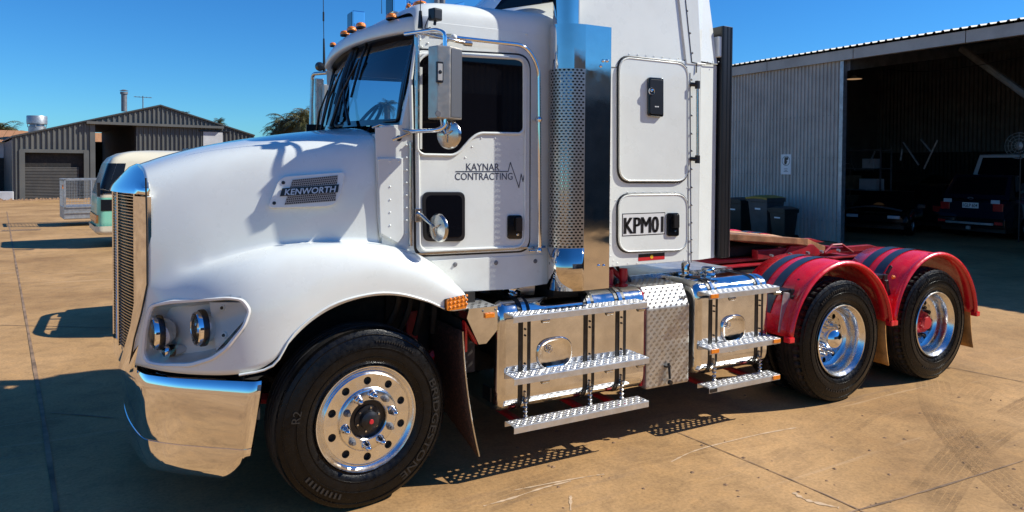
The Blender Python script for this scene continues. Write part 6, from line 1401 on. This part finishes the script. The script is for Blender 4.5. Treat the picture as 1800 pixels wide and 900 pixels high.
# --- generic car body
def car(name, label, cat, loc, rz, L, W, H, m, style='suv', glassm='glassblk', group=None):
    t = thing(name, label, cat, loc, rz, group); hw = W/2; b = H*.54
    # side profile used to vary height along x (front at x=0, rear at x=L)
    if style == 'suv': hp = [(0,.42),(.02,.50),(.06,.55),(.24,.60),(.29,.63),(.97,.62),(1.0,.56)]; cab = [(.27,.61),(.40,.985),(.50,1.0),(.88,.985),(.97,.62)]
    elif style == 'ute': hp = [(0,.5),(.03,.58),(.26,.63),(.3,.63),(1.0,.60)]; cab = [(.28,.62),(.37,.97),(.45,1.0),(.60,.98),(.65,.62)]
    else: hp = [(0,.45),(.03,.5),(.25,.60),(.3,.62),(1.0,.60)]; cab = [(.26,.61),(.40,.97),(.5,1.0),(.94,.97),(1.0,.60)]
    def hz(u):
        for a, c in zip(hp, hp[1:]):
            if a[0] <= u <= c[0]: return H*(a[1]+(c[1]-a[1])*(u-a[0])/(c[0]-a[0]))
        return H*hp[-1][1]
    rows = []; n = 26
    for i in range(n+1):
        u = i/n; x = L*u; e = max(0, 1-min(u, 1-u)/.07); w_ = hw*(1-.10*e*e); z1 = hz(u); z0_ = .32
        rows.append([(x,-w_*.93,z0_),(x,-w_,z0_+.10),(x,-w_,z1*.62),(x,-w_*.985,z1*.88),(x,-w_*.92,z1*.985),(x,-w_*.5,z1*1.015),(x,0,z1*1.02),(x,w_*.5,z1*1.015),(x,w_*.92,z1*.985),(x,w_*.985,z1*.88),(x,w_,z1*.62),(x,w_,z0_+.10),(x,w_*.93,z0_)])
    mb = MB(); mb.grid(rows); mb.add(rows[0], [tuple(range(13))]); mb.add(rows[-1], [tuple(range(13))]); o = mb.build('body', m, t, 50)
    MB().box((.1,-hw*.9,.22),(L-.1,hw*.9,.34)).build('underbody', M['black'], t)
    # greenhouse
    tw_ = .80
    def cz(k, inn, up=0): return [(x*L, z*H) for x, z in cab]
    P_ = [(x*L, z*H) for x, z in cab]
    base = min(z for x, z in P_)
    sec = []; 
    for x, z in P_:
        f_ = (z-base)/(H-base); w_ = hw*(.95-(.95-tw_)*f_); sec.append((x, w_, z))
    mb = MB(); top = [(x,-w_,z) for x,w_,z in sec]; bot = [(x,w_,z) for x,w_,z in sec]; k = len(sec)
    mb.add(top+bot, [tuple(range(k)), tuple(range(2*k-1,k-1,-1))]+[(i, i+1, i+1+k, i+k) for i in range(k-1)]); mb.build('cabin', m, t, 30, bevel=.03, seg=3)
    g = M[glassm]
    def quad(name, pts, off=Vector((0,0,0))): o = MB().add([Vector(p)+off for p in pts], [(0,1,2,3)]).build(name, g, t, recalc=False); o.modifiers.new('t','SOLIDIFY').thickness = .006; return o
    def lerp3(a, b, f_): return tuple(a[i]+(b[i]-a[i])*f_ for i in range(3))
    a, b_ = sec[0], sec[1]; n_ = Vector((-(b_[2]-a[2]), 0, b_[0]-a[0])).normalized()*.008
    w0, w1 = lerp3(a,b_,.10), lerp3(a,b_,.93); quad('windscreen', [(w0[0],-w0[1]*.90,w0[2]),(w0[0],w0[1]*.90,w0[2]),(w1[0],w1[1]*.90,w1[2]),(w1[0],-w1[1]*.90,w1[2])], n_)
    a, b_ = sec[-1], sec[-2]; n_ = Vector(((a[2]-b_[2])*-1, 0, (a[0]-b_[0]))).normalized()*.008
    w0, w1 = lerp3(a,b_,.18), lerp3(a,b_,.90); quad('rear_window', [(w0[0],-w0[1]*.86,w0[2]),(w0[0],w0[1]*.86,w0[2]),(w1[0],w1[1]*.86,w1[2]),(w1[0],-w1[1]*.86,w1[2])], n_)
    x0_, x1_ = sec[1][0], sec[-2][0]; zt_, zb_ = H*.955, base+.05*H; f_t = (zt_-base)/(H-base); wt_ = hw*(.95-(.95-tw_)*f_t)+.006; wb_ = hw*(.95-(.95-tw_)*.1)+.008
    nn = 3; xa, xb = x0_-.02*L, x1_-.01*L
    for s in (-1,1):
        for q in range(nn):
            a0 = xa+(xb-xa)*q/nn+.03; a1 = xa+(xb-xa)*(q+1)/nn-.03; fr = -.07*L if q == 0 else 0; re = .035*L if q == nn-1 else 0
            quad('side_window', [(a0+fr,s*wb_,zb_),(a1+re,s*wb_,zb_),(a1,s*wt_,zt_),(a0,s*wt_,zt_)])
    wheelset(t, (L*.19, L*.79), hw-.02, .36 if style != 'wagon' else .31)
    for s in (-1,1):
        MB().box((-.01,s*hw*.62-.16,H*.40),(.10,s*hw*.62+.16,H*.47)).build('headlight', M['clearlamp'], t, bevel=.02)
        MB().box((L-.10,s*hw*.74-.13,H*.44),(L+.012,s*hw*.74+.13,H*.56)).build('tail_light', M['taillens'], t, bevel=.02)
        mb = MB(); mb.box((L*.30,s*(hw+.02)-.02 if s > 0 else -hw-.20,H*.60),(L*.34,hw+.20 if s > 0 else -hw+.0,H*.69)); mb.build('door_mirror', M['black'], t, bevel=.02)
    return t
M['clearlamp'] = mat('clear_lamp', (.55,.58,.62), .12, coat=.6); M['taillens'] = mat('red_tail_lens', (.40,.02,.02), .2, coat=.6)
# navy wagon (rear towards the yard)
sx_, sy_ = 18.6, 7.0
p = on_x(1706, 372, 19.2)
suv = car('dark_wagon', 'dark navy four wheel drive with white number plate, at the right inside the open shed', 'car', (19.2+4.8, p.y, 0), R(180), 4.8, 1.86, 1.80, M['carblue'])
def rear_plate(par, s, w_, h_, x, y, z, fs=.6):
    b = MB().box((x,y-w_/2,z),(x+.012,y+w_/2,z+h_)).build('number_plate', M['plate'], par, bevel=.002)
    vs, fs_ = text(s, 1, .5, bold=.01); x0 = min(v.x for v in vs); x1 = max(v.x for v in vs); y0 = min(v.y for v in vs); y1 = max(v.y for v in vs)
    mb = MB(); mb.add([(x+.014+v.z*.001, y+((v.x-x0)/(x1-x0)-.5)*w_*.88, z+h_*.17+(v.y-y0)/(y1-y0)*h_*.66) for v in vs], fs_); mb.build('plate_lettering', M['ink'], b, recalc=False)
rear_plate(suv, '1GLP 604', .42, .15, 4.81, 0, .86)
MB().box((4.80,-.62,.42),(4.90,.62,.48)).build('step_bumper', M['galv'], suv, bevel=.01); MB().box((4.86,-.05,.28),(4.93,.05,.37)).build('tow_hitch', M['galv'], suv, bevel=.008)
MB().box((4.78,-.9,.34),(4.86,.9,.60)).build('rear_bumper', M['carblack'], suv, bevel=.03)
for s in (-1,1): MB().box((4.85,s*.74-.10,.44),(4.87,s*.74+.10,.52)).build('reflector', M['taillens'], suv, bevel=.004); MB().box((4.80,s*.62-.10,1.0),(4.825,s*.62+.12,1.10)).build('clear_lens', M['clearlamp'], suv, bevel=.01)
mb = MB(); mb.tube([(4.815,.07*math.cos(2*PI*i/20),1.13+.025*math.sin(2*PI*i/20)) for i in range(20)], .006, 6, closed=True); mb.build('badge', M['galv'], suv)
p = on_x(1745, 330, 21.8)
M['vansilver'] = mat('dusty_silver_paint', (.50,.51,.53), .4, .2, coat=.3)
wag = car('silver_van', 'tall silver-roofed van behind the navy four wheel drive in the shed', 'car', (25.6, p.y-.5, 0), R(186), 5.2, 2.0, 2.42, M['vansilver'], 'wagon')
p = on_x(1640, 385, 20.5)
ute0 = car('dark_sedan', 'low black car whose small number plate shows left of the navy four wheel drive', 'car', (19.9+4.6, p.y+.2, 0), R(180), 4.6, 1.78, 1.5, M['carblack'], 'wagon')
b_ = MB().box((4.61,-.2,.62),(4.622,.2,.75)).build('number_plate', M['galv'], ute0)
mb = MB()
for q_ in range(7):
    if q_ != 4: mb.box((4.622,-.17+q_*.05,.645),(4.624,-.155+q_*.05,.725)); mb.box((4.622,-.155+q_*.05,.645+.03*(q_%3)),(4.624,-.138+q_*.05,.66+.03*(q_%3)))
mb.build('worn_characters', M['ink'], b_, kind='stuff')
p = on_x(1560, 380, 18.3)
rac = car('black_coupe', 'low black car with pale strip for its bonnet highlight inside the shed, above the last mudguard', 'car', (17.6, p.y, 0), R(20), 4.3, 1.75, 1.28, M['carblack'], 'wagon')
mb = MB(); mb.grid([[(-.02+.0*i, -.75+1.5*i/12, .72+.10*math.sin(PI*i/12)) for i in range(13)],[(.10, -.75+1.5*i/12, .76+.10*math.sin(PI*i/12)) for i in range(13)]]); mb.build('bonnet_highlight', M['carhighlight'], rac, 60)  # silver strip painted on as the highlight along the black bonnet
# boat on stands, deep in the shed
p = on_x(1540, 320, 22)
bt = thing('covered_boat', 'long dark boat under cover standing deep in the shed behind the black car', 'boat', (22.3, p.y-1.9, 0), R(90))
rows = []
for i in range(13):
    u = i/12; w_ = .95*math.sin(PI*min(u*.55+.42, 1)) if u > .15 else .95; w_ = .95*(1-max(0,(u-.45)/.55)**2.2)+.01; x = u*5.2; zt_ = 1.45+.18*u
    rows.append([(x,-w_,zt_),(x,-w_*.8,.95),(x,-w_*.3,.62+.5*max(0,u-.6)),(x,0,.52+.7*max(0,u-.55)),(x,w_*.3,.62+.5*max(0,u-.6)),(x,w_*.8,.95),(x,w_,zt_)])
MB().grid(rows).build('hull', M['carblack'], bt, 60)
MB().grid([[(r_[0][0], r_[0][1]*(1-2*k/6), r_[0][2]+.28*math.sin(PI*k/6)) for k in range(7)] for r_ in rows]).build('boat_cover', M['dark'], bt, 60)
for x in (1.0,3.6): MB().box((x,-.7,0),(x+.1,.7,.6)).build('stand', M['steel'], bt)
mb = MB(); mb.tube([(3.2,-.5,1.7),(3.4,-.45,2.1),(3.4,.45,2.1),(3.2,.5,1.7)],.02,6); mb.build('grab_hoop', M['galv'], bt)
# chrome fan guard near the right edge
p = on_x(1791, 256, 19.5)
fan = thing('drum_fan', 'shiny round fan head on a stand at the far right inside the shed', 'fan', (19.5, p.y, 0))
mb = MB()
for r_ in (.34,.26,.18,.1): mb.tube([(0, r_*math.cos(2*PI*i/28), p.z+r_*math.sin(2*PI*i/28)) for i in range(28)], .006, 6, closed=True)
for k in range(12): a = 2*PI*k/12; mb.cyl((0,.05*math.cos(a),p.z+.05*math.sin(a)),(0,.34*math.cos(a),p.z+.34*math.sin(a)),.004,5)
mb.build('guard', M['galv'], fan); mb = MB(); mb.lathe([(0,-.02),(.09,0),(.10,.2),(0,.22)],18,c=(.03,0,p.z),ax='x'); mb.build('motor', M['galv'], fan, 50); MB().cyl((.1,0,0),(.1,0,p.z-.1),.02,8).build('stand', M['black'], fan)
# bench clutter along the left inside of the opening
p = on_x(1490, 330, 17)
sh = thing('steel_shelf', 'dark steel shelf with boxes just inside the shed opening beside the zinc wall', 'shelf', (20.2, 11.2, 0))
for z in (.5,1.2,1.9,2.5): MB().box((-.3,-1.0,z),(.3,.5,z+.04)).build('shelf_board', M['steel'], sh)
for x in (-.3,.26):
    for y in (-1.0,.46): MB().box((x,y,0),(x+.04,y+.04,2.6)).build('shelf_post', M['steel'], sh)
for i,(y,z,a,b_) in enumerate(((-.9,.54,.5,.4),(-.2,.54,.45,.5),(-.8,1.24,.6,.35),(0,1.24,.35,.45),(-.7,1.94,.4,.3))):
    o = MB().box((-.22,0,0),(.2,a,b_)).build('carton', M['wood'] if i % 2 else M['fadew'], None, bevel=.01, loc=(20.2,11.2+y,z)); tag(o, ['pale carton on the lowest board of the shed shelf, left end','brown carton on the lowest board of the shed shelf, right end','wide pale carton on the second board of the shed shelf','tall brown carton on the second board beside the post','small pale carton on the third board of the shed shelf'][i], 'carton')
# four wheel drive with bull bar hidden behind the truck: its shadow shows on the ground left of the grille
fd = car('parked_four_wheel_drive', 'four wheel drive with bull bar behind the truck, its shadow showing left of the grille', 'car', (-.90, 5.90, 0), 0, 4.6, 1.80, 2.0, M['carblack'], 'suv')
mb = MB(); mb.tube(corner_path([(-.02,-.8,.45),(-.05,-.75,.85),(-.06,-.55,1.0),(-.06,.55,1.0),(-.05,.75,.85),(-.02,.8,.45)],.15,5),.04,8); mb.tube([(-.06,-.3,.4),(-.06,-.3,.98)],.03,6); mb.tube([(-.06,.3,.4),(-.06,.3,.98)],.03,6); mb.build('bull_bar', M['galv'], fd, 60)
# ================================================================== BUILDING BEHIND THE PHOTOGRAPHER (reflected in the polished stack and tanks)
wk = thing('workshop', 'long dark workshop across the yard, reflected in the polished exhaust stack', 'building', (2, -16, 0))
corrugated((0,0,0),(1,0,0),34,lambda u:0,lambda u:5.2,.2,.03,(0,1,0)).build('front_wall', M['shedgrey'], wk, 60)
MB().add([(-.4,.5,5.15),(34.4,.5,5.15),(34.4,-12,7.2),(-.4,-12,7.2)],[(0,1,2,3)]).build('roof', M['steel'], wk)
for i in range(4): MB().box((2+i*8,.02,0),(7.5+i*8,.08,4.2)).build('open_bay', M['dark'], wk)
MB().box((-.1,-12,0),(0,.0,5.2)).build('end_wall', M['shedgrey'], wk)
for k_ in wk.children:
    if k_.name.startswith('open_bay'): k_.data.materials[0] = M['shedinner']
    elif k_.name.startswith('front_wall'): k_.data.materials[0] = M['shedlight']
# ================================================================== TREES
def palm(name, label, loc, h, cr_, n, m, seed, bushy=0):
    rg = random.Random(seed); t = thing(name, label, 'palm tree' if not bushy else 'tree', loc)
    mb = MB(); mb.tube([(0,0,0),(.1,.05,h*.5),(.0,0,h)], [.28,.22,.20], 10); mb.build('trunk', M['trunk'], t, 60)
    mb = MB()
    for k in range(n):
        az_ = rg.uniform(0, 2*PI); e0 = rg.uniform(-.25, 1.35) if not bushy else rg.uniform(-.6,1.4); L_ = cr_*rg.uniform(.75,1.1); hh = rg.uniform(-.35,.25)*cr_*(1 if bushy else .4)
        d = Vector((math.cos(az_), math.sin(az_), 0)); pts = []; pos = Vector((0,0,h+hh)); e = e0; sd = Vector((-d.y,d.x,0))
        ns = 12
        for q in range(ns+1):
            pts.append(pos.copy()); pos = pos+(d*math.cos(e)+Vector((0,0,1))*math.sin(e))*(L_/ns); e -= (.10+.05*rg.random())*(1.2)
        for q in range(1, ns+1):
            tl_ = L_*.26*math.sin(PI*(q/ns*.8+.12))
            tang = (pts[q]-pts[q-1]).normalized()
            for s in (-1,1):
                for z_ in (0,.5):
                    a = pts[q-1].lerp(pts[q], z_); b_ = a+(sd*s*rg.uniform(.7,1)+tang*.5+Vector((0,0,-rg.uniform(.15,.7))))*tl_; w_ = tang*cr_*.013
                    mb.add([a-w_, a+w_, b_+w_*.2, b_-w_*.2], [(0,1,2,3)])
        for q in range(ns): 
            w_ = sd*.012*cr_; mb.add([pts[q]-w_, pts[q]+w_, pts[q+1]+w_*.7, pts[q+1]-w_*.7], [(0,1,2,3)])
    mb.build('crown', m, t, recalc=False, kind='stuff'); return t
def gat(px, dist): 
    d = _f + _r*(px-900)/FOC; return Vector((CAM.x+d.x*dist, CAM.y+d.y*dist, 0))
def zat(px, py, dist): d = _f + _r*(px-900)/FOC - _u*(py-PY)/FOC; return CAM.z + d.z*dist
D = 40
palm('date_palm','bushy date palm left of the windscreen, nearest its bottom corner',gat(532,D), zat(532,217,D), 1.55, 90, M['leaf'], 1, 1)
palm('date_palm','broad dense palm crown rising over the bonnet left of its mate by the windscreen',gat(503,D+1), zat(503,222,D), 1.35, 90, M['leaf'], 2, 1)
palm('date_palm','low palm top peeping over the bonnet at the left of the palm clump',gat(484,D+2), zat(484,232,D), 1.0, 60, M['leafgreen'], 3, 1)
palm('date_palm','upright spiky palm behind the palm clump beside the far mirror',gat(548,D+3), zat(548,205,D), 1.5, 60, M['leafdry'], 4, 1)
palm('dry_tree','dry orange-leaved tree top above the store at the left edge',gat(22,56), zat(22,238,56), 1.5, 70, M['leafdry'], 5, 1)
palm('dry_palm','grey palm crown cut by the left edge of the picture',gat(2,54), zat(2,232,54), 1.7, 50, M['leaf'], 6)
palm('fan_palm','tiny palm tuft above the right slope of the grey shed roof',gat(386,64), zat(386,216,64), .95, 34, M['leaf'], 7)
palm('fan_palm','smallest palm tuft just right of the shed roof peak',gat(327,72), zat(327,200,72), .55, 26, M['leaf'], 8)
palm('yard_palm','tall palm on the far side of the yard, seen through the windscreen and door glass',gat(680,48), zat(680,186,48), .95, 40, M['leaf'], 9)
# rubble and gravel along the foot of the grey shed
mb = MB(); rg = random.Random(3)
for i in range(260):
    q = P0 + dirL*rg.uniform(-1.5, 11) + nL*rg.uniform(.1, .9); s = rg.uniform(.03,.12); mb.add([(q.x-s,q.y-s,0),(q.x+s,q.y-s*.8,0),(q.x+s*.7,q.y+s,0),(q.x-s,q.y+s*.8,0),(q.x+rg.uniform(-.3,.3)*s,q.y,s*rg.uniform(.6,1.2))],[(0,1,4),(1,2,4),(2,3,4),(3,0,4)])
mb.build('rubble', M['gravel'], None, kind='stuff')
q = atz(6,352,0); o = MB().box((-.8,-.25,0),(.45,.25,.45)).build('concrete_block', M['fadew'], None, bevel=.03, loc=q); tag(o, 'short white concrete block at the left edge by the dark opening', 'block')
print('tris', sum(len(o.data.polygons) for o in S.objects if o.type == 'MESH'))
for o in list(S.objects):
    if o.name.startswith('lettering') : bpy.data.objects.remove(o)
